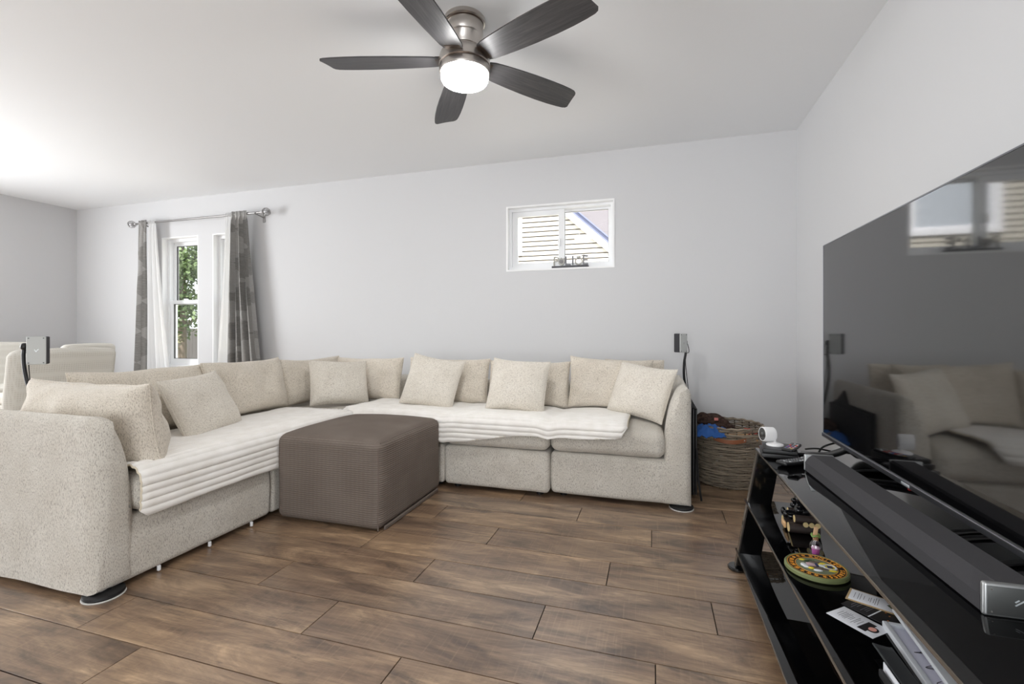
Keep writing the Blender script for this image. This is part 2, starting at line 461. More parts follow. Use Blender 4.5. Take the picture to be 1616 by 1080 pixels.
# windows of the back wall
def ring(x0, x1, z0, z1, w, y0, y1, wb=None, wt=None):
    """rectangular frame as one connected mesh"""
    wb = w if wb is None else wb; wt = w if wt is None else wt
    V = []
    for y in (y0, y1):
        V += [(x0, y, z0), (x1, y, z0), (x1, y, z1), (x0, y, z1), (x0+w, y, z0+wb), (x1-w, y, z0+wb), (x1-w, y, z1-wt), (x0+w, y, z1-wt)]
    F = []
    for k in range(4):
        l = (k+1) % 4
        F += [(k, l, 4+l, 4+k), (8+k, 12+k, 12+l, 8+l), (k, 8+k, 8+l, l), (4+k, 4+l, 12+l, 12+k)]
    return V, F
def hung_window(name, W, label):
    x0, x1, z0, z1 = W
    r = structure(thing(name, label, 'window', ((x0+x1)/2, YB+0.09, z0)))
    obj('jamb_liner', ring(x0, x1, z0, z1, 0.012, YB+0.001, YB+0.15), M['trim'], r, smooth=False)
    obj('frame', ring(x0+0.012, x1-0.012, z0+0.012, z1-0.012, 0.03, YB+0.062, YB+0.15), M['vinyl'], r, smooth=False)
    obj('sill', box(x0+0.012, x1-0.012, YB+0.0, YB+0.062, z0+0.012, z0+0.022), M['trim'], r, smooth=False)
    a0, a1, b0, b1, zm = x0+0.042, x1-0.042, z0+0.042, z1-0.042, 1.31
    up = obj('upper_sash', ring(a0, a1, zm-0.02, b1, 0.038, YB+0.105, YB+0.135), M['vinyl'], r, smooth=False)
    obj('gasket', ring(a0+0.038, a1-0.038, zm+0.018, b1-0.038, 0.005, YB+0.112, YB+0.128), M['gasket'], up, smooth=False)
    obj('pane', box(a0+0.038, a1-0.038, YB+0.118, YB+0.121, zm+0.018, b1-0.038), M['glass'], up, smooth=False)
    lo = obj('lower_sash', ring(a0, a1, b0, zm+0.025, 0.04, YB+0.07, YB+0.10, wb=0.05), M['vinyl'], r, smooth=False)
    obj('gasket', ring(a0+0.04, a1-0.04, b0+0.05, zm-0.015, 0.005, YB+0.077, YB+0.093), M['gasket'], lo, smooth=False)
    obj('pane', box(a0+0.04, a1-0.04, YB+0.083, YB+0.086, b0+0.05, zm-0.015), M['glass'], lo, smooth=False)
    obj('sash_lock', rbox((a0+a1)/2-0.025, (a0+a1)/2+0.025, YB+0.062, YB+0.085, zm+0.025, zm+0.04, 0.005), M['vinyl'], lo)
hung_window('window_1', WL, 'white double-hung window left of the wall strip between the curtains')
hung_window('window_2', WR, 'white double-hung window beside the right grey curtain')
x0, x1, z0, z1 = WS
r = structure(thing('window_3', 'small white sliding window high on the wall above the sofa', 'window', ((x0+x1)/2, YB+0.09, z0)))
obj('jamb_liner', ring(x0, x1, z0, z1, 0.014, YB-0.004, YB+0.15), M['trim'], r, smooth=False)
obj('frame', ring(x0+0.014, x1-0.014, z0+0.014, z1-0.014, 0.022, YB+0.045, YB+0.15), M['vinyl'], r, smooth=False)
obj('track', box(x0+0.036, x1-0.036, YB+0.05, YB+0.14, z0+0.036, z0+0.045), M['vinyl'], r, smooth=False)
sl = obj('sliding_sash', ring(-1.16, -0.713, z0+0.045, z1-0.036, 0.045, YB+0.065, YB+0.095, wb=0.03, wt=0.042), M['vinyl'], r, smooth=False)
obj('pane', box(-1.115, -0.758, YB+0.078, YB+0.082, z0+0.075, z1-0.078), M['glass'], sl, smooth=False)
obj('latch', rbox(-0.762, -0.740, YB+0.050, YB+0.066, 1.70, 1.765, 0.004), M['vinyl'], sl)
fx = obj('fixed_sash', ring(-0.735, -0.33, z0+0.045, z1-0.036, 0.022, YB+0.105, YB+0.135, wb=0.022, wt=0.018), M['vinyl'], r, smooth=False)
obj('pane', box(-0.713, -0.352, YB+0.118, YB+0.122, z0+0.067, z1-0.054), M['glass'], fx, smooth=False)
obj('gasket', ring(-0.716, -0.349, z0+0.064, z1-0.051, 0.005, YB+0.108, YB+0.117), M['gasket'], fx, smooth=False)
# frames of the unseen openings added for the fill lamps
structure(obj('added_opening_1', ring(PD[0], PD[1], PD[2], PD[3], 0.06, YF-0.12, YF-0.02), M['vinyl'], smooth=False), 'white frame of an opening added behind the viewer for fill light')
structure(obj('added_opening_2', join(*[xf(s, Matrix.Rotation(R(90), 4, 'Z')) for s in [ring(SW[0], SW[1], SW[2], SW[3], 0.06, -XL+0.02, -XL+0.12)]]), M['vinyl'], smooth=False), 'white frame of a side opening added out of view for fill light')

# ------------------------------------------------------------------ outdoors
def grass_mat():
    g = G('lawn_grass', 0.9, 0.1)
    g.color(g.ramp(g.noise(g.tc.outputs['Object'], 3, 5, 0.7), [(0.3, lin((92,112,60))), (0.7, lin((140,156,92)))]))
    return g.m
lawn = obj('lawn', box(-40, 30, YB+0.3, 45, -0.6, -0.35), grass_mat(), smooth=False); structure(lawn, 'green lawn outside the windows', 'lawn')
reflector = obj('reflector_strip', box(-12, 8, YB+0.3, 8.6, -0.36, -0.33), P('pale_reflector', (196,190,180), 0.95, bump=40, bstr=0.6), smooth=False); structure(reflector, 'pale gravel strip added out of view to bounce sunlight indoors', 'ground_reflector')  # unseen pale ground, added to throw sunlight up through the windows
# neighbour's gable
YN = 9.0
M['siding'] = P('cream_siding', (190,185,174), 0.6)
M['fascia'] = P('white_fascia', (240,240,244), 0.5)
M['drip'] = P('blue_grey_drip_edge', (112,118,146), 0.5)
M['shingle'] = []
for i, c in enumerate(((104,100,103), (88,85,88), (118,114,117))):
    M['shingle'].append(P('pale_grey_shingle', c, 0.95, bump=60, bstr=0.4))
M['dark_pane'] = P('neighbour_window_pane', (188,194,202), 0.08)
house = thing('neighbour_house', 'neighbour house gable with cream lap siding seen through the small window', 'house', (-2.5, YN, -0.35))
def xe(z): return -1.69 + (3.31 - z)/0.91
nw = (-3.75, -2.52, 2.52, 3.75)
obj('shadow_backing', ([(-7,YN+0.012,-0.35),(2.3,YN+0.012,-0.35),(xe(4.7),YN+0.012,4.7),(-7,YN+0.012,4.7),(-7,YN+0.15,-0.35),(2.3,YN+0.15,-0.35),(xe(4.7),YN+0.15,4.7),(-7,YN+0.15,4.7)], [(0,1,2,3),(7,6,5,4),(0,4,5,1),(1,5,6,2),(2,6,7,3),(3,7,4,0)]), P('brown_shadow_gap', (74,62,48), 0.9), house, smooth=False)  # dark brown backing paints the shadow lines between the siding boards
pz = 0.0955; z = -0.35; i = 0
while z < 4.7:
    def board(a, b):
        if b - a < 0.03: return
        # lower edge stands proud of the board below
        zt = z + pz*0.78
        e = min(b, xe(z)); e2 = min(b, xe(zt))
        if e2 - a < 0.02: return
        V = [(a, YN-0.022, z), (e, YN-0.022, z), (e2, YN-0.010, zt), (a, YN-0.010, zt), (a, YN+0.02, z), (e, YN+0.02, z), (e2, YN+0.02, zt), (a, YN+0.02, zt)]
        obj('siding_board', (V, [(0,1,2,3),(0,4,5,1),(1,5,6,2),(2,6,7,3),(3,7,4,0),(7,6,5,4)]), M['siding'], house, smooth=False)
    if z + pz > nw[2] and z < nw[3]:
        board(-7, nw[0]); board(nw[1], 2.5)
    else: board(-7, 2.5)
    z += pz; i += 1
fr = obj('window', ring(nw[0], nw[1], nw[2], nw[3], 0.09, YN-0.05, YN+0.03), M['fascia'], house, smooth=False)
obj('window_sash', ring(nw[0]+0.09, nw[1]-0.09, nw[2]+0.09, nw[3]-0.09, 0.05, YN-0.02, YN+0.02), M['fascia'], fr, smooth=False)
obj('pane', box(nw[0]+0.14, nw[1]-0.14, YN-0.005, YN+0.005, nw[2]+0.14, nw[3]-0.14), M['dark_pane'], fr, smooth=False)
def rake(za, zb, y0, y1, mt, name):
    """board along the sloping gable edge, za..zb above the siding line"""
    xa, xb = -3.6, 2.6
    lo = lambda x: 3.31 - 0.91*(x + 1.69)
    V = []
    for y in (y0, y1):
        V += [(xa, y, lo(xa)+za), (xb, y, lo(xb)+za), (xb, y, lo(xb)+zb), (xa, y, lo(xa)+zb)]
    obj(name, (V, [(0,1,2,3),(7,6,5,4),(0,4,5,1),(1,5,6,2),(2,6,7,3),(3,7,4,0)]), mt, house, smooth=False)
rake(-0.01, 0.16, YN-0.07, YN+0.05, M['fascia'], 'fascia_board')
rake(0.16, 0.25, YN-0.12, YN+0.05, M['drip'], 'drip_edge')
rake(0.25, 0.28, YN-0.16, YN+0.05, M['drip'], 'gutter_lip')
roof = obj('roof', ([(-3.6, YN, 3.31-0.91*(-3.6+1.69)+0.2), (2.6, YN, 3.31-0.91*(2.6+1.69)+0.2), (6.0, YN+7, 4.2), (-0.2, YN+7, 7.9)], [(0,1,2,3),(3,2,1,0)]), M['shingle'][0], house, smooth=False)
parts = [[], [], []]
for j in range(22):
    zz = 1.7 + j*0.115; yy = YN + 0.06 + (zz-1.7)*0.55
    xs = -1.69 + (3.31 + 0.25 - zz)/0.91
    x = xs - rnd.random()*0.25
    while x < xs + 3.2:
        w = rnd.uniform(0.22, 0.34); lo = rnd.uniform(0, 0.012)
        a = max(x, xs)
        if x + w - a > 0.03:
            V = [(a, yy-0.02-lo, zz-lo), (x+w-0.008, yy-0.02-lo, zz-lo), (x+w-0.008, yy+0.10, zz+0.16), (a, yy+0.10, zz+0.16), (a, yy, zz-0.03), (x+w-0.008, yy, zz-0.03), (x+w-0.008, yy+0.11, zz+0.13), (a, yy+0.11, zz+0.13)]
            parts[rnd.randrange(3)].append((V, [(0,1,2,3),(4,7,6,5),(0,4,5,1),(1,5,6,2),(2,6,7,3),(3,7,4,0)]))
        x += w
sh_v, sh_f = join(*[s for q in parts for s in q])
sh_o = obj('shingles', (sh_v, sh_f), M['shingle'][0], roof, smooth=False); sh_o['kind'] = 'stuff'
for q in (1, 2): sh_o.data.materials.append(M['shingle'][q])
sh_i = [k for k, q in enumerate(parts) for s in q for _ in s[1]]
sh_o.data.polygons.foreach_set('material_index', sh_i)
# trees and a fence outside the double-hung windows
def leaf_mat(name, a, b):
    g = G(name, 0.6, 0.3)
    g.color(g.ramp(g.noise(g.tc.outputs['Object'], 2.5, 3), [(0.35, lin(a)), (0.65, lin(b))])); return g.m
M['bark'] = P('grey_brown_bark', (96,84,74), 0.9, bump=30, bstr=0.6)
leafA = leaf_mat('green_leaves', (50,66,36), (90,108,68)); leafB = leaf_mat('olive_leaves', (66,70,46), (100,97,70))
def tree(name, label, x, y, h, rad, z0, n, mt, seed):
    rg = random.Random(seed)
    t = thing(name, label, 'tree', (x, y, -0.35))
    obj('trunk', tube([(x, y, -0.4), (x+0.05, y, h*0.4), (x-0.05, y+0.05, h*0.8)], [0.11, 0.08, 0.03], 8), M['bark'], t)
    for q in range(5):
        a = rg.uniform(0, 6.28); zz = z0 + (h-z0)*rg.uniform(0.1, 0.7)
        obj('branch', tube([(x, y, zz-0.3), (x+0.4*rad*math.cos(a), y+0.4*rad*math.sin(a), zz), (x+0.8*rad*math.cos(a), y+0.8*rad*math.sin(a), zz+0.4)], [0.04, 0.025, 0.01], 6), M['bark'], t)
    V = []; F = []
    cl = [(rg.gauss(0, 0.45)*rad, rg.gauss(0, 0.45)*rad, rg.uniform(z0, h)) for _ in range(26)]
    for _ in range(n):
        c = rg.choice(cl); s = rg.uniform(0.035, 0.075)
        p = Vector((x + c[0] + rg.gauss(0, 0.22)*rad, y + c[1] + rg.gauss(0, 0.22)*rad, c[2] + rg.gauss(0, 0.18)*rad))
        d = Vector((rg.gauss(0,1), rg.gauss(0,1), rg.gauss(0,1))).normalized(); e = d.orthogonal().normalized()*0.6
        o = len(V); V += [tuple(p-d*s), tuple(p+e*s), tuple(p+d*s*1.2), tuple(p-e*s)]; F.append((o,o+1,o+2,o+3))
    tag(obj('foliage', (V, F), mt, t, smooth=False), None, None, kind='stuff')
tree('leafy_tree', 'green leafy tree filling the left window view', -12.4, 9.6, 4.6, 1.1, 1.0, 5200, leafA, 1)
tree('leafy_tree', 'pale green tree standing behind the nearer tree outside', -16.5, 11.8, 5.2, 1.2, 1.2, 4200, leafB, 2)
tree('leafy_tree', 'green tree outside to the right behind the white sheer', -9.4, 11.4, 4.8, 1.0, 1.0, 4200, leafA, 3)
tree('garden_shrub', 'low olive shrub in front of the garden fence', -11.3, 7.9, 0.9, 0.45, 0.0, 2200, leafB, 4)
M['fence'] = P('weathered_fence', (70,65,66), 0.9)
fence = thing('garden_fence', 'weathered grey wooden garden fence below the trees', 'fence', (-13, 15.5, -0.35))
for i in range(60):
    xx = -23 + i*0.2
    obj('fence_board', box(xx, xx+0.19, 15.5, 15.525, -0.35, 1.15 + 0.02*(i % 2)), M['fence'], fence, smooth=False)
obj('fence_rail', box(-23, -11, 15.53, 15.58, 0.7, 0.8), M['fence'], fence, smooth=False)

# ------------------------------------------------------------------ curtains
rod_y, rod_z = 3.665, 2.165
rod = thing('curtain_rod', 'silver curtain rod with round wire finials above the left windows', 'curtain rod', (-4.5, YB-0.02, rod_z))
obj('pole', cyl((-5.40, rod_y, rod_z), (-3.70, rod_y, rod_z), 0.010), M['rod'], rod)
for s, xx in ((-1, -5.40), (1, -3.70)):
    f = obj('finial', join(cyl((xx, rod_y, rod_z), (xx+s*0.03, rod_y, rod_z), 0.014, 0.008), ball((xx+s*0.068, rod_y, rod_z), 0.026)), M['crystal'], rod)
    wires = []
    for q in range(6):
        a = math.pi*q/6
        wires.append(tube([(xx+s*0.068+0.038*math.cos(t), rod_y+0.038*math.sin(t)*math.cos(a), rod_z+0.038*math.sin(t)*math.sin(a)) for t in [2*math.pi*k/20 for k in range(20)]], 0.0025, 5, closed=True))
    obj('wire_cage', join(*wires), M['rod'], f)
    bx = xx + (0.10 if s < 0 else -0.06)
    obj('bracket', join(cyl((bx, rod_y, rod_z-0.012), (bx, YB, rod_z-0.03), 0.006), rbox(bx-0.013, bx+0.013, YB-0.008, YB, rod_z-0.075, rod_z+0.01, 0.003), tube([(bx, rod_y+0.016*math.cos(t), rod_z+0.016*math.sin(t)) for t in [math.pi*(1+k/8) for k in range(9)]], 0.004, 6)), M['rod'], rod)
def curtain(name, label, x0t, x1t, x0b, x1b, folds, amp, mt, yoff=0.0, seed=1, zb=0.02, pocket=True):
    rg = random.Random(seed); ph = [rg.uniform(0, 6.28) for _ in range(4)]
    nu, nv = folds*12, 44; V = []; F = []
    for j in range(nv+1):
        v = j/nv; z = (rod_z + 0.028) + (zb - rod_z - 0.028)*v
        e = min(1, v*1.25)**1.3
        for i in range(nu+1):
            u = i/nu
            x = (x0t + (x1t-x0t)*u)*(1-e) + (x0b + (x1b-x0b)*u)*e
            a = amp*(0.45 + 0.55*min(1, v*3))
            w = math.sin(2*math.pi*folds*u + ph[0] + 0.5*math.sin(3*v+ph[1])) + 0.35*math.sin(2*math.pi*folds*0.5*u + ph[2] + 1.2*v)
            x += 0.25*a*math.sin(4*math.pi*folds*u + ph[3])
            y = rod_y - 0.012 + yoff + a*w
            if v < 0.03: y = rod_y + yoff - 0.013 + 0.3*a*w
            V.append((x, y, z))
    for j in range(nv):
        for i in range(nu):
            a = j*(nu+1)+i; F.append((a, a+1, a+nu+2, a+nu+1))
    t = thing(name, label, 'curtain', ((x0b+x1b)/2, rod_y, zb))
    o = obj('panel', (V, F), mt, t, angle=80)
    md = o.modifiers.new('thickness', 'SOLIDIFY'); md.thickness = 0.0016
    # rod pocket header
    hv = []; n = nu
    pts = []
    hd = []
    for i in range(n+1):
        u = i/n; x = x0t + (x1t-x0t)*u
        rr = 0.0135 + 0.0025*math.sin(2*math.pi*folds*u)
        hd.append([(x, rod_y + rr*math.cos(q), rod_z + rr*math.sin(q)) for q in [2*math.pi*k/10 for k in range(10)]])
    V = [p for ringp in hd for p in ringp]; F = []
    for i in range(n):
        for k in range(10):
            l = (k+1) % 10; F.append((i*10+k, i*10+l, (i+1)*10+l, (i+1)*10+k))
    obj('rod_pocket', (V, F), mt, t, angle=80)
    return t
curtain('drape_curtain', 'narrow grey patterned drape at the left end of the rod', -5.345, -5.225, -5.44, -5.25, 2, 0.030, M['drape'], seed=2)
curtain('drape_curtain', 'wide grey patterned drape with diamond weave at the right end of the rod', -4.05, -3.86, -4.06, -3.655, 4, 0.040, M['drape'], seed=5)
curtain('sheer_curtain', 'white sheer curtain hanging next to the narrow left drape', -5.215, -5.11, -5.24, -4.89, 5, 0.016, M['sheer'], yoff=0.012, seed=8)
curtain('sheer_curtain', 'white sheer curtain hanging next to the wide right drape', -4.145, -4.06, -4.27, -4.04, 4, 0.016, M['sheer'], yoff=0.012, seed=9)

# ------------------------------------------------------------------ ceiling fan
FX, FY = -0.836, 1.998
fan = thing('ceiling_fan', 'brushed nickel ceiling fan with five charcoal blades and lit round lamp', 'ceiling fan', (FX, FY, ZC))
obj('canopy', lathe([(0,ZC),(0.092,ZC),(0.095,ZC-0.004),(0.095,ZC-0.020),(0.092,ZC-0.023),(0.088,ZC-0.024)], 40, FX, FY), M['nickel'], fan)
obj('canopy_seam', lathe([(0.088,ZC-0.024),(0.085,ZC-0.027),(0.085,ZC-0.030)], 40, FX, FY), M['nickel_dark'], fan)
obj('upper_housing', lathe([(0.085,ZC-0.030),(0.0865,ZC-0.034),(0.0845,ZC-0.080),(0.082,ZC-0.083),(0.082,ZC-0.085),(0.080,ZC-0.087),(0.073,ZC-0.128),(0.071,ZC-0.134),(0.066,ZC-0.136)], 40, FX, FY), M['nickel'], fan)
obj('housing_seam', lathe([(0.066,ZC-0.134),(0.064,ZC-0.140),(0.066,ZC-0.144)], 40, FX, FY), M['nickel_dark'], fan)
obj('motor_housing', lathe([(0.064,ZC-0.142),(0.075,ZC-0.146),(0.100,ZC-0.156),(0.112,ZC-0.168),(0.117,ZC-0.182),(0.118,ZC-0.216),(0.116,ZC-0.218)], 48, FX, FY), M['nickel'], fan)
obj('light_seam', lathe([(0.116,ZC-0.218),(0.1140,ZC-0.2215),(0.116,ZC-0.225)], 48, FX, FY), M['nickel_dark'], fan)
obj('light_ring', lathe([(0.116,ZC-0.225),(0.118,ZC-0.228),(0.117,ZC-0.248),(0.114,ZC-0.256),(0.107,ZC-0.257)], 48, FX, FY), M['nickel'], fan)
obj('lamp_diffuser', lathe([(0.109,ZC-0.252),(0.109,ZC-0.276),(0.104,ZC-0.287),(0.088,ZC-0.294),(0.05,ZC-0.299),(0,ZC-0.300)], 48, FX, FY), M['lamp'], fan)
def blade_shape():
    prof = [(0.115,0.046),(0.14,0.054),(0.19,0.060),(0.26,0.066),(0.36,0.072),(0.46,0.0745),(0.54,0.073),(0.60,0.068),(0.635,0.062),(0.655,0.052),(0.664,0.040)]
    up = [(0.115,0.046),(0.14,0.054),(0.19,0.060),(0.26,0.066),(0.36,0.072),(0.46,0.0745),(0.54,0.073),(0.60,0.069),(0.640,0.064),(0.656,0.057),(0.662,0.046)]
    dn = [(0.115,-0.046),(0.14,-0.054),(0.19,-0.060),(0.26,-0.066),(0.36,-0.072),(0.46,-0.0745),(0.53,-0.074),(0.585,-0.071),(0.615,-0.067),(0.630,-0.059),(0.637,-0.047)]
    V = []; F = []; n = len(prof)
    for z in (0.0035, -0.0035):
        for (a, w), (b, q) in zip(up, dn):
            for k in range(5):
                t = k/4; x = a + (b-a)*t; y = w + (q-w)*t
                V.append((x, y, z + 0.0015*(1-(2*t-1)**2)))
    m = n*5
    for i in range(n-1):
        for k in range(4):
            a = i*5+k; F.append((a, a+1, a+6, a+5)); F.append((m+a, m+a+5, m+a+6, m+a+1))
        F.append((i*5, i*5+5, m+i*5+5, m+i*5)); F.append((i*5+4, m+i*5+4, m+i*5+9, i*5+9))
    for k in range(4):
        F.append((k, m+k, m+k+1, k+1)); e = (n-1)*5
        F.append((e+k, e+k+1, m+e+k+1, m+e+k))
    return V, F
bme = mesh('blade', blade_shape(), M['blade'], True, 30)
ime = mesh('blade_iron', rbox(0.085, 0.135, -0.040, 0.040, -0.004, 0.010, 0.004), M['nickel_dark'])
for i in range(5):
    a = 195 - 72*i
    b = bpy.data.objects.new('blade', bme); C.objects.link(b); b.parent = fan
    b.location = (0, 0, -0.193); b.rotation_euler = Euler((R(-11), 0, R(a)), 'XYZ')
    ir = bpy.data.objects.new('blade_iron', ime); C.objects.link(ir); ir.parent = b; ir.location = (0,0,0.0)

# ------------------------------------------------------------------ sectional sofa
def n3(x, y, z, f, s=0): return noise.noise(Vector((x*f + s*7.3, y*f - s*3.1, z*f + s)))
def soft(b, r, crown=0.0, amp=0.004, seed=1, m=14, front=None, bulge=0.0):
    x0, x1, y0, y1, z0, z1 = b; cx, cy, hx, hy = (x0+x1)/2, (y0+y1)/2, (x1-x0)/2, (y1-y0)/2
    def fn(x, y, z):
        u, v = (x-cx)/hx, (y-cy)/hy
        k = (z-z0)/(z1-z0)
        dz = crown*(1-min(1,u*u))*(1-min(1,v*v))*max(0, (k-0.3)/0.7)
        w = n3(x, y, z, 7, seed)*amp
        zz = math.sin(math.pi*max(0, min(1, k)))*bulge
        return (x + w + u*abs(u)*zz, y + n3(x, y, z, 7, seed+9)*amp + v*abs(v)*zz, z + dz + w*0.7)
    return rbox(x0, x1, y0, y1, z0, z1, r, 4, m, fn)
ARM = [(0,0.022),(0,0.2),(0,0.4),(0,0.55),(0,0.635),(0.006,0.658),(0.02,0.671),(0.042,0.667),(0.062,0.650),(0.080,0.622),(0.100,0.573),(0.116,0.52),(0.127,0.468),(0.136,0.40),(0.141,0.34),(0.143,0.28),(0.145,0.2),(0.145,0.022)]
def arm_loft(L, f0=0.02, f1=0.02, seed=3):
    """arm along local X from 0 to L, outer face at y=0, inside towards +y"""
    st = [(0, f0*0.9), (f0*0.15, f0*0.45), (f0*0.45, f0*0.15), (f0, 0)]
    N = 26
    st += [(f0 + (L-f0-f1)*i/N, 0) for i in range(1, N)]
    st += [(L-f1, 0), (L-f1*0.45, f1*0.15), (L-f1*0.15, f1*0.45), (L, f1*0.9)]
    V = []; F = []; n = len(ARM)
    for s, ins in st:
        for d, z in ARM:
            cd, cz = 0.06, 0.32
            dd = d + (ins if d < cd else -ins) if abs(d-cd) > ins else cd
            zz = z + (ins if z < cz else -ins)
            w = n3(s, d, z, 6, seed)*0.004
            V.append((s, dd + w, zz + w*0.5))
    for i in range(len(st)-1):
        for k in range(n):
            l = (k+1) % n; F.append((i*n+k, (i+1)*n+k, (i+1)*n+l, i*n+l))
    F.append(tuple(range(n))); F.append(tuple(reversed(range((len(st)-1)*n, len(st)*n))))
    return V, F
def feet(root, pts, disc=()):
    for p in pts:
        obj('foot', cyl((p[0], p[1], 0.012 if p in disc else 0.0), (p[0], p[1], 0.05), 0.022, 0.026, 14), M['black_plastic'], root)
    for p in disc:
        f = obj('slider_disc', lathe([(0,0.005),(0.060,0.005),(0.064,0.010),(0.062,0.018),(0.045,0.022),(0,0.022)], 32, p[0], p[1]), M['rubber'], root)
        obj('felt_pad', lathe([(0,0.0),(0.064,0.0),(0.066,0.003),(0.064,0.005),(0,0.005)], 32, p[0], p[1]), M['white_felt'], f)
SF, SB = 2.685, 3.60      # front and back of the wing along the window wall
SX, SK = -1.93, -2.86     # front and back of the wing towards the viewer
ZB, ZS = 0.272, 0.425     # top of base, top of seat cushion
def section_x(name, label, x0, x1, seed):
    t = thing(name, label, 'sofa', ((x0+x1)/2, (SF+SB)/2, 0))
    obj('base', soft((x0, x1, SF, SB, 0.026, ZB), 0.025, 0, 0.004, seed, bulge=0.004), M['sofa'], t)
    obj('seat_cushion', soft((x0+0.004, x1-0.004, SF-0.012, SB-0.20, ZB+0.002, ZS), 0.045, 0.02, 0.005, seed+1, bulge=0.006), M['sofa'], t)
    obj('backrest', soft((x0+0.002, x1-0.002, SB-0.19, SB, ZB-0.02, 0.62), 0.05, 0, 0.005, seed+2), M['sofa'], t)
    return t
# right end section with its arm
xr0, xr1 = -0.584, 0.198
t = thing('sofa_section', 'cream boucle sofa end section with curved arm beside the wicker basket', 'sofa', ((xr0+xr1)/2, 3.1, 0), group='sectional sofa modules')
obj('base', soft((xr0, xr1-0.01, SF+0.03, SB, 0.024, ZB), 0.025, 0, 0.004, 4, bulge=0.004), M['sofa'], t)
obj('seat_cushion', soft((xr0+0.004, 0.058, SF+0.014, SB-0.19, ZB+0.002, ZS), 0.045, 0.02, 0.005, 5, bulge=0.006), M['sofa'], t)
obj('backrest', soft((xr0+0.002, xr1-0.03, SB-0.19, SB, ZB-0.02, 0.63), 0.05, 0, 0.005, 6), M['sofa'], t)
obj('arm', xf(arm_loft(SB-SF-0.025, f0=0.035, seed=5), Matrix.Translation((xr1, SF+0.025, 0)) @ Matrix.Rotation(R(90), 4, 'Z')), M['sofa'], t)
feet(t, [(-0.52, 2.79), (-0.52, 3.52), (0.14, 3.52), (0.150, 2.755)], disc=[(0.150, 2.755)])
t = section_x('sofa_section', 'armless cream boucle sofa section left of the visible seam', -1.262, -0.590, 11); t['group'] = 'sectional sofa modules'
feet(t, [(-0.66, 2.76), (-1.2, 2.76), (-1.2, 3.52), (-0.66, 3.52)])
t = section_x('sofa_section', 'armless cream boucle sofa section behind the taupe ottoman', -1.925, -1.268, 14); t['group'] = 'sectional sofa modules'
feet(t, [(-1.33, 2.76), (-1.86, 2.76), (-1.33, 3.52), (-1.86, 3.52)])
# corner section
t = thing('sofa_section', 'cream boucle sofa corner section where the two wings meet', 'sofa', (-2.4, 3.14, 0), group='sectional sofa modules')
obj('base', soft((SK, SX-0.004, SF, SB, 0.026, ZB), 0.025, 0, 0.004, 18), M['sofa'], t)
obj('seat_cushion', soft((SK+0.2, SX-0.006, SF-0.0, SB-0.2, ZB+0.002, ZS), 0.045, 0.015, 0.005, 19), M['sofa'], t)
obj('backrest', join(soft((SK, SX-0.006, SB-0.19, SB, ZB-0.02, 0.62), 0.05, 0, 0.005, 20), soft((SK, SK+0.19, SF, SB-0.1, ZB-0.02, 0.62), 0.05, 0, 0.005, 21)), M['sofa'], t)
feet(t, [(-2.0, 2.76), (-2.79, 2.76), (-2.79, 3.52), (-2.0, 3.52)])
# left wing
def section_y(label, y0, y1, seed):
    t = thing('sofa_section', label, 'sofa', (-2.4, (y0+y1)/2, 0), group='sectional sofa modules')
    obj('base', soft((SK, SX, y0, y1, 0.022, ZB), 0.025, 0, 0.004, seed, bulge=0.004), M['sofa'], t)
    obj('backrest', soft((SK, SK+0.19, y0+0.002, y1-0.002, ZB-0.02, 0.62), 0.05, 0, 0.005, seed+2), M['sofa'], t)
    return t
t = section_y('armless cream boucle sofa section between corner and near end', 1.985, SF-0.006, 24)
obj('seat_cushion', soft((SK+0.2, SX+0.012, 1.989, SF-0.01, ZB+0.002, ZS), 0.045, 0.02, 0.005, 25, bulge=0.006), M['sofa'], t)
feet(t, [(-2.03, 2.05), (-2.79, 2.05), (-2.79, 2.62), (-2.03, 2.62)])
ya = 1.165
t = section_y('cream boucle sofa end section with curved arm nearest the viewer', ya+0.012, 1.98, 28)
obj('seat_cushion', soft((SK+0.2, SX+0.012, ya+0.138, 1.976, ZB+0.002, ZS), 0.045, 0.02, 0.005, 29, bulge=0.006), M['sofa'], t)
obj('arm', xf(arm_loft(SX-SK+0.01, f0=0.02, f1=0.045, seed=8), Matrix.Translation((SK, ya, 0))), M['sofa'], t)
feet(t, [(-2.79, 1.25), (-2.79, 1.9), (-2.02, 1.9), (-1.958, 1.216)], disc=[(-1.958, 1.216)])
for cx_, cy_ in ((-1.940, 1.404), (-1.936, 1.629), (-1.936, 1.86)):
    obj('upholstery_clip', rbox(cx_-0.006, cx_+0.006, cy_-0.005, cy_+0.005, 0.004, 0.026, 0.002, 2), M['white_plastic'], t)

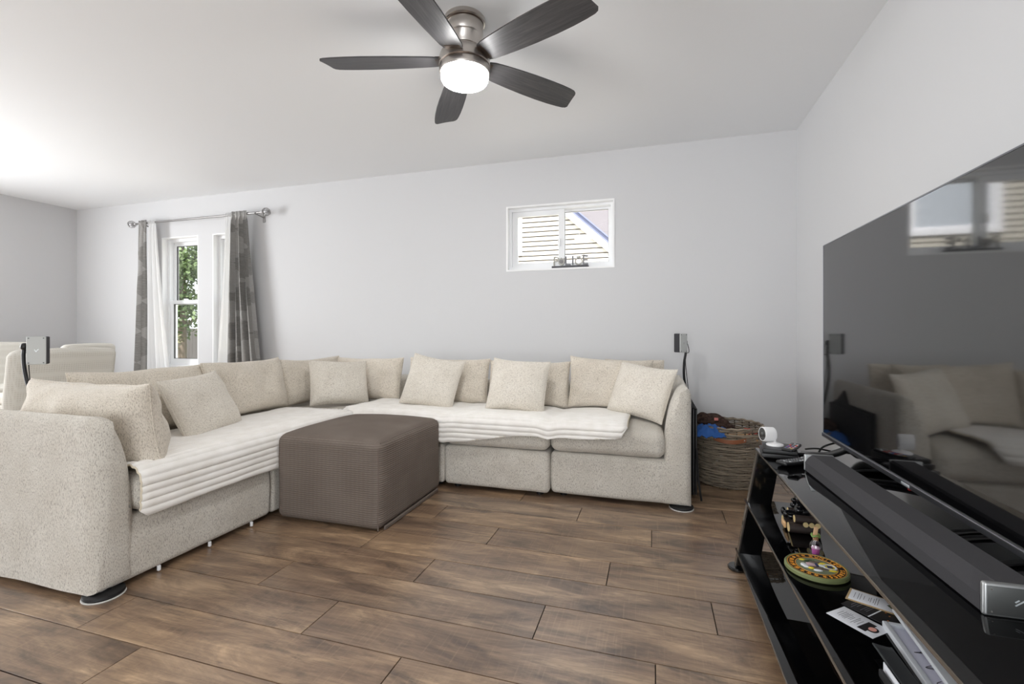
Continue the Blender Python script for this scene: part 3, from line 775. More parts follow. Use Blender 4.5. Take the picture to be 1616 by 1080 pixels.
# ------------------------------------------------------------------ quilted blankets on the seats
def blanket(name, label, L, D, hem, loc, rz, zdip=None, rc=(0.05, 0.05), seed=1):
    rf = 0.055; p = 0.029; nu = int(L/0.03)
    vs_ = []
    v = 0
    tot = (D-rf) + rf*math.pi/2 + 0.2
    nv = int(tot/0.0052)
    V = []; F = []; grid = []
    def prof(v):
        if v < D-rf: return (D-v, 0.0, (0, 1))
        a = (v-(D-rf))/rf
        if a < math.pi/2: return (rf - rf*math.sin(a), -rf + rf*math.cos(a), (-math.sin(a), math.cos(a)))
        return (0.0, -rf - (v-(D-rf)-rf*math.pi/2), (-1, 0))
    edge0, edge1, hemline = [], [], []
    for i in range(nu+1):
        x = L*i/nu
        H = hem(x)
        vmax = (D-rf) + rf*math.pi/2 + max(0.0, H-rf)
        for d, r in ((x, rc[0]), (L-x, rc[1])):
            if d < r: vmax -= r - math.sqrt(max(0, r*r-(r-d)**2))
        for j in range(nv+1):
            v = min(tot*j/nv, vmax)
            y, z, nn = prof(v)
            k = max(0.0, min(1.0, (v-(D-rf-0.22))/0.18))
            rib = abs(math.sin(math.pi*v/p))**0.7
            a = 0.0012 + 0.0075*k
            w = 0.006*n3(x, y, z, 5, seed) + 0.003*n3(x, y, z, 14, seed+2)
            dz = zdip(x) if zdip else 0
            off = a*rib + w
            pt = (x + 0.004*n3(x, v, 0, 6, seed+5), y + nn[0]*off + (0.5*dz if k > .9 else 0)*0, z + nn[1]*off + dz)
            V.append(pt)
            if j == nv: hemline.append(Vector(pt))
        col = [V[i*(nv+1)+j] for j in range(nv+1)]
        if i == 0: edge0 = col
        if i == nu: edge1 = col
    for i in range(nu):
        for j in range(nv):
            a = i*(nv+1)+j; F.append((a, a+nv+1, a+nv+2, a+1))
    t = thing(name, label, 'blanket', loc, rz)
    o = obj('quilted_cloth', (V, F), M['blanket'], t, world=False, angle=75)
    md = o.modifiers.new('thickness', 'SOLIDIFY'); md.thickness = 0.006; md.offset = -1
    def clean(pts):
        out = []
        for q in pts:
            q = Vector(q)
            if not out or (q-out[-1]).length > 0.006: out.append(q)
        return out
    for e in (clean(edge0[::2]), clean(hemline), clean(edge1[::2])):
        obj('piping', tube(e, 0.0045, 8), M['piping'], t, world=False)
    return t
zq = ZS + 0.030
blanket('quilted_blanket', 'cream channel-quilted blanket over the seats facing the television', 1.35, 0.56,
        lambda x: 0.190 - 0.012*math.sin(x*4), (SX+0.032, 1.302, zq), R(90), rc=(0.028, 0.0), seed=3)
blanket('quilted_blanket', 'cream channel-quilted blanket over the seats below the small window', 1.86, 0.50,
        lambda x: 0.155 - 0.075*max(0, min(1, (x-0.75)/0.7)) + 0.008*math.sin(x*9), (-2.0, SF-0.032, zq+0.010), 0,
        zdip=lambda x: -0.016*math.exp(-((x-1.413)/0.045)**2) - 0.008*math.exp(-((x-0.735)/0.04)**2), rc=(0.04, 0.06), seed=4)

# ------------------------------------------------------------------ loose cushions
def pillow_shape(w, h, T, seed, box_=0.5, ear=0.05, wr=0.012, n=34):
    V = []; F = []
    for s in (-1, 1):
        for j in range(n+1):
            for i in range(n+1):
                # denser towards the rim
                u = math.sin(math.pi/2*(2*i/n-1)); v = math.sin(math.pi/2*(2*j/n-1))
                x = w/2*u*(1 - 0.4*ear*(1-v*v)*abs(u)**3); z = h/2*v*(1 - ear*(1-u*u)*abs(v)**3)
                f = max(0, (1-abs(u)**2.6))**box_ * max(0, (1-abs(v)**2.6))**box_
                y = s*T/2*f*(1 - 0.18*v)
                rim = f
                d = n3(x, s*2+y, z, 8, seed)*wr*rim + n3(x, s*2+y, z, 19, seed+3)*wr*0.4*rim
                # creases fan out from the corners
                q = min(math.hypot(abs(u)-1, abs(v)-1), 1)
                ang = math.atan2(1-abs(v), 1-abs(u)+1e-6)
                d += 0.006*math.sin(ang*11+seed)*max(0, 1-q*1.6)*rim**0.5
                V.append((x, y + s*d, z + h/2 + n3(x, 0, z, 5, seed+8)*0.008))
    m = (n+1)*(n+1)
    for j in range(n):
        for i in range(n):
            a = j*(n+1)+i
            F.append((a, a+1, a+n+2, a+n+1)); F.append((m+a, m+a+n+1, m+a+n+2, m+a+1))
    me = bpy.data.meshes.new('tmp'); bm = bmesh.new()
    vs2 = [bm.verts.new(v) for v in V]
    for q in F: bm.faces.new([vs2[i] for i in q])
    bmesh.ops.remove_doubles(bm, verts=bm.verts, dist=0.0004)
    bm.to_mesh(me); bm.free()
    V = [tuple(v.co) for v in me.vertices]; F = [tuple(p.vertices) for p in me.polygons]
    bpy.data.meshes.remove(me)
    # seam loop round the rim
    rim = []
    for a in range(0, 4):
        for i in range(n):
            t = math.sin(math.pi/2*(2*i/n-1))
            u, v = [(t,-1),(1,t),(-t,1),(-1,-t)][a]
            x = w/2*u*(1 - 0.4*ear*(1-v*v)*abs(u)**3); z = h/2*v*(1 - ear*(1-u*u)*abs(v)**3)
            rim.append((x, 0, z + h/2 + n3(x, 0, z, 5, seed+8)*0.008))
    return (V, F), rim
def pillow(name, label, w, h, T, pos, yaw, lean, roll=0, mt='cushion', seed=1, grp=None, **kw):
    sh, rim = pillow_shape(w, h, T, seed, **kw)
    t = thing(name, label, 'cushion', pos, 0, grp)
    t.rotation_mode = 'XYZ'
    m = Matrix.Rotation(R(yaw), 3, 'Z') @ Matrix.Rotation(R(-lean), 3, 'X') @ Matrix.Rotation(R(roll), 3, 'Y')
    t.rotation_euler = m.to_euler('XYZ')
    obj('cover', sh, M[mt], t, world=False, angle=70)
    obj('seam', tube(rim, 0.0028, 6, closed=True), M[mt], t, world=False)
    return t
zs = ZS + 0.022
gb, gt = 'back cushions on the sectional', 'throw pillows on the sectional'
pillow('back_cushion', 'large cream cushion leaning on the arm nearest the viewer', 0.72, 0.345, 0.26, (-2.285, 1.405, zs-0.014), 180, 8, 0, seed=1, grp=gb, box_=0.40, ear=0.10, wr=0.032)
pillow('back_cushion', 'long cream back cushion just behind the small pillow on the left wing', 0.68, 0.35, 0.17, (-2.53, 1.80, zs), 90, 12, seed=2, grp=gb, box_=0.38, ear=0.07, wr=0.02)
pillow('back_cushion', 'cream back cushion under the wide grey drape on the left wing', 0.62, 0.36, 0.17, (-2.50, 2.41, zs), 92, 12, seed=3, grp=gb, box_=0.38, ear=0.09, wr=0.02)
pillow('back_cushion', 'cream back cushion on the left side of the sofa corner', 0.62, 0.34, 0.16, (-2.50, 3.00, zs), 84, 10, seed=4, grp=gb, box_=0.38, ear=0.09, wr=0.02)
pillow('back_cushion', 'cream back cushion on the right side of the sofa corner', 0.66, 0.34, 0.17, (-2.21, 3.20, zs), -4, 12, seed=5, grp=gb, box_=0.38, ear=0.09, wr=0.02)
pillow('back_cushion', 'cream back cushion behind the tilted throw pillow', 0.66, 0.345, 0.17, (-1.49, 3.19, zs), 0, 12, seed=6, grp=gb, box_=0.38, ear=0.09, wr=0.02)
pillow('back_cushion', 'cream back cushion behind the upright throw pillow at the seat seam', 0.60, 0.335, 0.17, (-0.86, 3.20, zs), 0, 12, seed=7, grp=gb, box_=0.38, ear=0.09, wr=0.02)
pillow('back_cushion', 'tall cream back cushion with a peaked left corner near the right arm', 0.56, 0.365, 0.15, (-0.29, 3.20, zs), 2, 12, roll=2, seed=8, grp=gb, box_=0.38, ear=0.12, wr=0.02)
pillow('back_cushion', 'cream cushion wedged behind the tall one next to the right arm', 0.40, 0.345, 0.11, (-0.13, 3.345, zs), 0, 9, seed=9, grp=gb, box_=0.35, ear=0.04)
pillow('throw_pillow', 'small cream throw pillow alone on the left wing of the sofa', 0.44, 0.35, 0.13, (-2.27, 1.96, zs-0.016), 104, 26, roll=-3, mt='toss', seed=11, grp=gt, ear=0.08, wr=0.016)
pillow('throw_pillow', 'small cream throw pillow set diagonally in the sofa corner', 0.41, 0.335, 0.13, (-2.19, 2.89, zs+0.005), 50, 20, roll=2, mt='toss', seed=12, grp=gt, ear=0.08, wr=0.016)
pillow('throw_pillow', 'small cream throw pillow tilted to the right above the ottoman', 0.40, 0.375, 0.13, (-1.53, 2.93, zs+0.008), 4, 22, roll=9, mt='toss', seed=13, grp=gt, ear=0.08, wr=0.016)
pillow('throw_pillow', 'small cream throw pillow in the middle of the window-side wing', 0.40, 0.365, 0.13, (-0.88, 2.93, zs+0.008), 0, 22, roll=3, mt='toss', seed=14, grp=gt, ear=0.08, wr=0.016)
pillow('throw_pillow', 'small cream throw pillow leaning into the right sofa arm', 0.43, 0.345, 0.13, (-0.125, 3.0, zs+0.004), -36, 22, roll=4, mt='toss', seed=15, grp=gt, ear=0.08, wr=0.016)

# ------------------------------------------------------------------ ottoman
ox0, ox1, oy0, oy1, oz = -1.898, -1.272, 1.972, 2.652, 0.452
ot = thing('ottoman', 'square taupe ottoman in a ribbed stretch cover', 'ottoman', ((ox0+ox1)/2, (oy0+oy1)/2, 0))
def ofn(x, y, z):
    u, v = (x-(ox0+ox1)/2)/((ox1-ox0)/2), (y-(oy0+oy1)/2)/((oy1-oy0)/2); k = z/oz
    dz = 0.022*(1-u*u)*(1-v*v)*max(0, k-0.8)/0.2 - (0.012*max(0, k-0.9)/0.1)*(abs(u*v)**4)
    w = 0.005*n3(x, y, z, 5, 2)
    tp = 1 + 0.006*(1-k) - 0.012*math.sin(math.pi*min(1, max(0, k)))*0
    return ((ox0+ox1)/2 + u*(ox1-ox0)/2*tp + w, (oy0+oy1)/2 + v*(oy1-oy0)/2*tp + 0.6*w, z + dz + 0.5*w)
obj('cover', rbox(ox0, ox1, oy0, oy1, 0.006, oz, 0.045, 5, 18, ofn), M['ottoman'], ot)
M['ottoman_seam'] = P('taupe_seam', (112,100,92), 0.9)
def owelt(pts): return tube([ofn(*p) for p in pts], 0.0028, 6)
q = 0.0135
obj('welt', owelt([(ox1-q, oy0+0.03 + (oy1-oy0-0.06)*i/16, oz-q) for i in range(17)]), M['ottoman_seam'], ot)
obj('welt', owelt([(ox1-q, oy0+q, oz-0.04 - (oz-0.05)*i/12) for i in range(13)]), M['ottoman_seam'], ot)
obj('hem', rbox(ox1-0.004, ox1+0.0045, oy0+0.045, oy1-0.045, 0.004, 0.022, 0.002), M['ottoman'], ot)

# ------------------------------------------------------------------ dining chairs beyond the sofa
def waffle():
    g = G('waffle_slipcover', 0.9, 0.15)
    o = g.tc.outputs['Object']
    a = g.wave(o, 26, 0, 'X', 0); b = g.wave(o, 26, 0, 'Z', 0); c = g.wave(o, 26, 0, 'Y', 0)
    h = g.math('MAXIMUM', g.math('MAXIMUM', a, b), c)
    g.color(g.mix(g.ramp(h, [(0.5,(0,0,0)),(0.95,(1,1,1))]), lin((204,200,191)), lin((214,211,203))))
    g.bump(h, 0.4, 0.002); return g.m
M['waffle'] = waffle(); M['chair_leg'] = P('dark_wood_leg', (48,42,40), 0.5)
def chair(label, loc, rz, w=0.54, flare=0.0):
    t = thing('dining_chair', label, 'chair', loc, rz, 'slipcovered dining chairs')
    def lean(x, y, z):
        k = max(0, (z-0.42)/0.46); s = 1 + flare*(1-k)
        return (x*s, y + 0.07*k, z + 0.012*(1-(x/(w/2))**2)*max(0, k-0.8)/0.2 + 0.003*n3(x, y, z, 8, 3))
    obj('backrest', rbox(-w/2, w/2, 0.20, 0.285, 0.36, 0.875, 0.04, 4, 10, lean), M['waffle'], t, world=False)
    obj('seat', rbox(-w/2, w/2, -0.28, 0.22, 0.385, 0.48, 0.03, 4, 8, lambda x, y, z: (x, y, z + 0.012*(1-(x/(w/2))**2)*(1-((y+0.03)/0.25)**2))), M['waffle'], t, world=False)
    obj('skirt', rbox(-w/2+0.006, w/2-0.006, -0.272, 0.27, 0.30, 0.39, 0.012, 3, 4), M['waffle'], t, world=False)
    for sx in (-1, 1):
        for sy, yy in ((-1, -0.24), (1, 0.24)):
            obj('leg', cyl((sx*(w/2-0.04), yy, 0.0), (sx*(w/2-0.035), yy, 0.31), 0.016, 0.024, 10), M['chair_leg'], t, world=False)
    return t
chair('cream slipcovered dining chair with its back to the sofa', (-3.765, 1.94, 0), R(-90), 0.54)
chair('cream slipcovered dining chair farther away, only the rim of its back showing', (-4.99, 2.70, 0), R(-70), 0.52)
chair('white dining chair at the left picture edge facing the sofa', (-5.86, 2.88, 0), R(72), 0.56, 0.04)

# ------------------------------------------------------------------ surround speakers on stands
def speaker_stand(label, loc, yaw, w, d, h, side, zc, pole):
    t = thing('speaker_stand', label, 'speaker', (pole[-1][0], pole[-1][1], 0))
    m = Matrix.Translation(loc) @ Matrix.Rotation(R(yaw), 4, 'Z')
    b = obj('speaker', xf(rbox(-w/2, w/2, -d/2, d/2, -h/2, h/2, 0.006), m), M['cloth_grille'], t)
    obj('end_plate', xf(rbox(-w/2, w/2, -d/2-0.007, -d/2+0.003, -h/2, h/2, 0.004), m), M['alu_light'], b)
    for sx in (-1, 1):
        for sz in (-1, 1): obj('screw', xf(cyl((sx*(w/2-0.009), -d/2-0.0065, sz*(h/2-0.009)), (sx*(w/2-0.009), -d/2-0.0085, sz*(h/2-0.009)), 0.003, n=8), m), M['alu_dark'], b)
    lg = join(*[xf(box(-0.0012, 0.0012, -0.0006, 0.0006, -l, l), Matrix.Translation((x, -d/2-0.0074, 0)) @ Matrix.Rotation(R(a), 4, 'Y')) for x, l, a in ((-0.004, 0.006, -32), (0.004, 0.009, 32))])
    obj('slash_mark', xf(lg, m), M['alu'], b)
    hub = Vector(pole[0])
    obj('bracket', join(ball(hub, 0.017, 0.017, 0.020), cyl(hub, m @ Vector((0, d/2, 0)), 0.010), cyl(hub + Vector((0,0,-0.005)), hub + Vector((0,0,-0.035)), 0.011, 0.008)), M['black_plastic'], t)
    obj('pole', tube(spline(pole, 6), 0.009, 10), M['black_plastic'], t)
    obj('cable', tube(spline([hub + Vector((0.012,0.006,0)), Vector(pole[1]) + Vector((0.022,0.01,0)), Vector(pole[2]) + Vector((0.012,0.008,0)), Vector(pole[-1]) + Vector((0.014,0.01,0))], 6), 0.0025, 6), M['rubber'], t)
    e = pole[-1]
    obj('base', lathe([(0,0),(0.11,0),(0.115,0.004),(0.11,0.012),(0.03,0.018),(0.014,0.03),(0,0.03)], 36, e[0], e[1]), M['black_matte'], t)
speaker_stand('grey-fronted satellite speaker on a black stand behind the sofa near the dining chairs', (-3.10, 1.62, 0.886), 50, 0.074, 0.070, 0.146, 1, 0.88,
    [(-3.185, 1.605, 0.905), (-3.182, 1.60, 0.84), (-3.160, 1.60, 0.74), (-3.09, 1.60, 0.55), (-3.08, 1.60, 0.25), (-3.08, 1.60, 0.015)])
speaker_stand('small satellite speaker on a black stand in the corner behind the right sofa arm', (0.185, 3.555, 0.905), 42, 0.066, 0.058, 0.135, -1, 0.9,
    [(0.222, 3.60, 0.91), (0.226, 3.60, 0.84), (0.214, 3.61, 0.74), (0.222, 3.62, 0.60), (0.285, 3.63, 0.3), (0.30, 3.635, 0.015)])

# ------------------------------------------------------------------ folded black panel against the sofa arm
t = thing('folding_table', 'flat black folded table leaning against the right sofa arm', 'table', (0.235, 3.2, 0))
for i, (a, b, zt) in enumerate(((0.207, 0.219, 0.545), (0.222, 0.234, 0.535), (0.237, 0.248, 0.53))):
    lf = obj('panel_leaf', xf(rbox(a, b, 2.945, 3.50, 0.02, zt, 0.004), Matrix.Identity(4)), M['black_matte'], t)
    obj('edge_strip', rbox(a+0.002, b-0.002, 2.938, 2.946, 0.02, zt-0.01, 0.002), M['black_plastic'], lf)
obj('leg', tube([(0.243, 2.935, 0.30), (0.252, 2.925, 0.12), (0.268, 2.905, 0.0)], 0.006, 8), M['black_plastic'], t)
obj('leg', tube([(0.243, 3.50, 0.30), (0.252, 3.51, 0.12), (0.268, 3.52, 0.0)], 0.006, 8), M['black_plastic'], t)
obj('handle_flap', ([(0.206,3.30,0.54),(0.206,3.48,0.54),(0.206,3.36,0.62),(0.216,3.30,0.54),(0.216,3.48,0.54),(0.216,3.36,0.62)], [(0,1,2),(5,4,3),(0,3,4,1),(1,4,5,2),(2,5,3,0)]), M['black_matte'], t, smooth=False)

# ------------------------------------------------------------------ wicker basket
bx, by = 0.468, 3.36
def bprof(z): return 0.193 + 0.022*math.sin(math.pi*min(1, z/0.40)*0.75)
def wick(name, a, b):
    g = G(name, 0.6, 0.3)
    g.color(g.ramp(g.noise(g.map((9, 9, 150)), 1, 4, 0.7), [(0.3, lin(a)), (0.7, lin(b))])); return g.m
M['wicker'] = wick('grey_brown_willow', (58,50,44), (174,160,140)); M['wicker_dark'] = P('dark_willow_stake', (58,50,42), 0.7)
basket = thing('wicker_basket', 'round grey-brown wicker basket with leather handle beside the sofa', 'basket', (bx, by, 0))
rods = []; rw = random.Random(5); NS = 26
HB = 0.345
for k in range(42):
    z = 0.008 + HB*k/42; ph = math.pi*(k % 2); pts = []
    for i in range(NS*3):
        a = 2*math.pi*i/(NS*3)
        rr = bprof(z) + 0.0032*math.cos(NS*a/2*1.0 + ph) + rw.uniform(-0.0012, 0.0012)
        pts.append((bx + rr*math.cos(a), by + rr*math.sin(a), z + 0.0035*math.sin(2*a + k*1.7) + rw.uniform(-0.001, 0.001)))
    rods.append(tube(pts, 0.0056, 6, closed=True))
tag(obj('weave', join(*rods), M['wicker'], basket), None, None, kind='stuff')
tag(obj('stakes', join(*[tube([(bx + (bprof(z)-0.003)*math.cos(a), by + (bprof(z)-0.003)*math.sin(a), z) for z in (0.0, 0.1, 0.2, 0.3, 0.375)], 0.0036, 5) for a in [2*math.pi*i/NS for i in range(NS)]]), M['wicker_dark'], basket), None, None, kind='stuff')
tag(obj('open_border', join(*[tube([(bx + (bprof(z) + 0.004*math.cos(NS*a/2 + math.pi*(q % 2)))*math.cos(a), by + (bprof(z) + 0.004*math.cos(NS*a/2 + math.pi*(q % 2)))*math.sin(a), z + 0.002*math.sin(5*a+q)) for a in [2*math.pi*i/78 for i in range(78)]], 0.0042, 5, closed=True) for q, z in enumerate((0.358, 0.366))]), M['wicker'], basket), None, None, kind='stuff')
obj('rim', tube([(bx + (bprof(0.38)+0.003*math.sin(20*a))*math.cos(a), by + (bprof(0.38)+0.003*math.sin(20*a))*math.sin(a), 0.377 + 0.003*math.cos(20*a)) for a in [2*math.pi*i/90 for i in range(90)]], 0.008, 7, closed=True), M['wicker'], basket)
obj('base', lathe([(0,0.004),(0.190,0.004),(0.190,0.012),(0,0.012)], 40, bx, by), M['wicker_dark'], basket)
M['leather'] = P('tan_leather', (140,84,52), 0.5); M['rivet'] = P('steel_rivet', (200,198,192), 0.25, 0.9)
def strap(a0, a1, rad, zc, sag):
    V = []; F = []; n = 16
    for i in range(n+1):
        u = i/n; a = a0 + (a1-a0)*u
        rr = rad + 0.006*math.sin(math.pi*u)
        z = zc - sag*math.sin(math.pi*u); hw = 0.012
        for r2, dz in ((rr, -hw), (rr+0.005, -hw), (rr+0.005, hw), (rr, hw)):
            V.append((bx + r2*math.cos(a), by + r2*math.sin(a), z+dz))
    for i in range(n):
        for k in range(4):
            l = (k+1) % 4; F.append((i*4+k, i*4+l, i*4+4+l, i*4+4+k))
    F += [(3,2,1,0), (n*4, n*4+1, n*4+2, n*4+3)]
    return V, F
hd = obj('leather_handle', strap(R(-118), R(-70), 0.222, 0.318, 0.014), M['leather'], basket)
for a in (R(-115), R(-73)):
    obj('rivet', xf(ball((0,0,0), 0.0045, n=10, m=6), Matrix.Translation((bx + 0.229*math.cos(a), by + 0.229*math.sin(a), 0.316))), M['rivet'], hd)
# things lying in the basket
def fuzz(name, rgb, rgb2):
    g = G(name, 0.95, 0.1); g.color(g.ramp(g.noise(g.tc.outputs['Object'], 60, 3), [(0.35, lin(rgb)), (0.65, lin(rgb2))]))
    g.bump(g.noise(g.tc.outputs['Object'], 190, 3), 0.9, 0.006); return g.m
M['plush'] = fuzz('dark_brown_plush', (50,38,34), (80,63,55)); M['patch'] = P('pink_patch', (196,120,112), 0.8)
t = thing('plush_toy', 'dark brown plush toy lying on top in the wicker basket', 'plush toy', (0.37, 3.36, 0.30))
def lump(*a, seed=1): 
    V, F = ball(*a, n=26, m=18)
    c = a[0]
    return [(c[0]+(x-c[0])*(1+0.16*n3(x,y,z,22,seed)), c[1]+(y-c[1])*(1+0.16*n3(x,y,z,22,seed)), c[2]+(z-c[2])*(1+0.2*n3(x,y,z,22,seed))) for x,y,z in V], F
obj('body', join(lump((0.37, 3.37, 0.395), 0.085, 0.075, 0.045, seed=1), lump((0.43, 3.34, 0.375), 0.055, 0.05, 0.034, seed=2)), M['plush'], t)
obj('head', lump((0.315, 3.33, 0.405), 0.055, 0.05, 0.042, seed=3), M['plush'], t)
obj('paw', lump((0.475, 3.30, 0.36), 0.033, 0.03, 0.025, seed=4), M['plush'], t)
obj('paw', lump((0.40, 3.27, 0.37), 0.04, 0.03, 0.026, seed=5), M['plush'], t)
obj('patch', xf(rbox(-0.012, 0.012, -0.003, 0.003, -0.009, 0.009, 0.002), Matrix.Translation((0.392, 3.285, 0.415)) @ Matrix.Rotation(R(-25), 4, 'X')), M['patch'], t)
M['blue_cloth'] = P('blue_cloth', (44,92,160), 0.85, bump=200, bstr=0.3)
def cloth_heap(cx, cy, rx, ry, z0, h, seed, droop):
    V = []; F = []; n = 26
    for j in range(n+1):
        for i in range(n+1):
            u, v = 2*i/n-1, 2*j/n-1
            rr = math.hypot(u, v)
            x = cx + rx*u*(1+0.2*n3(u, v, 0, 2, seed)); y = cy + ry*v*(1+0.2*n3(u, v, 1, 2, seed+1))
            z = z0 + h*(1-min(1, rr)**2) + 0.022*n3(u, v, 0, 3.2, seed+2) + 0.008*n3(u, v, 0, 8, seed+4) - droop*max(0, -v-0.35)
            V.append((x, y, z))
    for j in range(n):
        for i in range(n):
            a = j*(n+1)+i; F.append((a, a+1, a+n+2, a+n+1))
    return V, F
o = one('folded_cloth', cloth_heap(0.345, 3.205, 0.085, 0.075, 0.368, 0.02, 3, 0.06), M['blue_cloth'], 'bright blue cloth hanging over the front rim of the basket', 'cloth', angle=80)
o.modifiers.new('thickness', 'SOLIDIFY').thickness = 0.005
M['tan_toy'] = P('tan_cloth', (176,138,98), 0.85, bump=150, bstr=0.3); M['red_toy'] = P('red_cloth', (168,70,60), 0.8)
o = one('folded_cloth', cloth_heap(0.50, 3.33, 0.12, 0.13, 0.315, 0.018, 7, 0.0), M['tan_toy'], 'tan cloth bunched in the middle of the basket', 'cloth', angle=80)
o.modifiers.new('thickness', 'SOLIDIFY').thickness = 0.005
o = one('folded_cloth', cloth_heap(0.60, 3.37, 0.05, 0.06, 0.325, 0.02, 9, 0.0), M['red_toy'], 'small red cloth near the right rim of the basket', 'cloth', angle=80)
o.modifiers.new('thickness', 'SOLIDIFY').thickness = 0.005

# ------------------------------------------------------------------ glass television stand
SY0, SY1 = 0.56, 2.150
stand = thing('tv_stand', 'black three-tier glass television stand with slanted legs', 'tv stand', (0.62, 1.35, 0))
for zt, xf0 in ((0.500, 0.404), (0.284, 0.364), (0.073, 0.330)):
    s = obj('glass_shelf', rbox(xf0+0.002, 0.875, SY0+0.002, SY1-0.002, zt-0.008, zt, 0.0012, 1), M['black_glass'], stand, angle=30)
    obj('polished_edge', rbox(xf0, xf0+0.003, SY0, SY1, zt-0.0082, zt-0.0004, 0.001, 1), M['glass_edge'], s)
    obj('polished_edge', rbox(xf0, 0.877, SY1-0.003, SY1, zt-0.0082, zt-0.0004, 0.001, 1), M['glass_edge'], s)
def slant(y, front):
    xb, xt = (0.322, 0.408) if front else (0.80, 0.80)
    w = 0.085; V = []; F = []; n = 0
    for z in (0.012, 0.492):
        k = (z-0.0)/0.5; x = xb + (xt-xb)*k
        for dx, dy in ((0,-0.013),(0.004,-0.016),(w-0.004,-0.016),(w,-0.013),(w,0.013),(w-0.004,0.016),(0.004,0.016),(0,0.013)):
            V.append((x+dx, y+dy, z))
    for k in range(8):
        l = (k+1) % 8; F.append((k, l, 8+l, 8+k))
    F += [tuple(reversed(range(8))), tuple(range(8, 16))]
    lg = obj('leg', (V, F), M['black_lacquer'], stand, smooth=False)
    if front:
        V = [(x-0.0015, yy, z) for (x, yy, z) in ((0.322+0.0205*0.1, y-0.012, 0.012), (0.322+0.002, y+0.012, 0.012), (0.4066, y+0.012, 0.492), (0.4066, y-0.012, 0.492))]
        V += [(x+0.003, yy, z) for x, yy, z in V]
        obj('chrome_edge', (V, [(0,1,2,3),(7,6,5,4),(0,4,5,1),(1,5,6,2),(2,6,7,3),(3,7,4,0)]), M['glass_edge'], lg, smooth=False)
    obj('foot_disc', lathe([(0,0.0),(0.034,0.0),(0.038,0.004),(0.038,0.010),(0.034,0.014),(0,0.014)], 28, xb+0.012, y), M['black_lacquer'], lg)
for y in (SY0+0.10, SY1-0.035): slant(y, True); slant(y, False)

# ------------------------------------------------------------------ television
TX, TY0, TY1, TZ0, TZ1 = 0.672, 0.815, 2.212, 0.552, 1.338
tv = thing('television', 'large flat screen television, switched off, on the glass stand', 'television', (TX+0.02, (TY0+TY1)/2, 0.5))
obj('screen', box(TX, TX+0.004, TY0+0.003, TY1-0.003, TZ0+0.016, TZ1-0.003), M['screen'], tv, smooth=False)
obj('rear_shell', join(rbox(TX+0.004, TX+0.022, TY0, TY1, TZ0+0.012, TZ1, 0.004), rbox(TX+0.02, TX+0.062, TY0+0.12, TY1-0.12, TZ0+0.03, TZ0+0.5, 0.015)), M['black_plastic'], tv)
bz = obj('bottom_bezel', rbox(TX-0.006, TX+0.022, TY0-0.001, TY1+0.001, TZ0, TZ0+0.0165, 0.003), M['bezel'], tv)
obj('thin_edge', join(box(TX-0.001, TX+0.01, TY0-0.001, TY0+0.003, TZ0+0.016, TZ1), box(TX-0.001, TX+0.01, TY1-0.003, TY1+0.001, TZ0+0.016, TZ1), box(TX-0.001, TX+0.01, TY0, TY1, TZ1-0.003, TZ1+0.001)), M['bezel'], tv, smooth=False)
M['logo'] = P('pale_badge', (214,220,224), 0.3, 0.5)
yl = 1.545
obj('badge', rbox(TX-0.0075, TX-0.0055, yl-0.021, yl+0.021, TZ0+0.0045, TZ0+0.0115, 0.001, 2), M['logo'], bz)
M['led'] = P('red_standby_light', (120,34,32), 0.4, emit=(1,0.05,0.04), es=0.06)
obj('standby_light', rbox(TX-0.004, TX+0.002, yl-0.016, yl-0.006, TZ0-0.004, TZ0+0.001, 0.001, 1), M['led'], bz)
def tvfoot(y, s):
    P0, P1, P2 = (TX+0.012, y, TZ0+0.004), (TX-0.04, y+s*0.03, 0.522), (TX-0.135, y+s*0.075, 0.5045)
    Q1, Q2 = (TX+0.06, y+s*0.03, 0.522), (TX+0.150, y+s*0.075, 0.5045)
    obj('foot', join(tube(spline([P0, P1, P2], 6), [0.013]*6+[0.010]*4+[0.007]*2+[0.0045], 10), tube(spline([P0, Q1, Q2], 6), [0.013]*6+[0.010]*4+[0.007]*2+[0.0045], 10)), M['black_plastic'], tv)
tvfoot(1.985, 1); tvfoot(0.90, -1)

# ------------------------------------------------------------------ soundbar
A = Vector((0.503, 1.850, 0.5)); B = Vector((0.536, 0.985, 0.5))
d = (A-B); LB = d.length; ang = math.atan2(d.y, d.x)
mb = Matrix.Translation(B) @ Matrix.Rotation(ang, 4, 'Z')     # local x along the bar, local -y is away from the viewer's side
sb = thing('soundbar', 'long charcoal fabric soundbar with aluminium end plate in front of the television', 'soundbar', tuple((A+B)/2))
W, H = 0.088, 0.056
def bar(x0, x1, g=0.0):
    pr = [(0.0+g, 0.004), (0.0+g, H*0.55), (0.010, H-0.010), (0.022, H-g), (W-0.006, H-g), (W-g, H-0.006), (W-g, 0.004), (W-0.006, 0.0015), (0.006, 0.0015)]
    V = [(x, -y, z) for x in (x0, x1) for y, z in pr]; n = len(pr)
    F = [(k, (k+1) % n, n+(k+1) % n, n+k) for k in range(n)] + [tuple(reversed(range(n))), tuple(range(n, 2*n))]
    return V, F
obj('fabric_body', xf(bar(0.011, LB-0.011), mb), M['cloth_grille'], sb, angle=20)
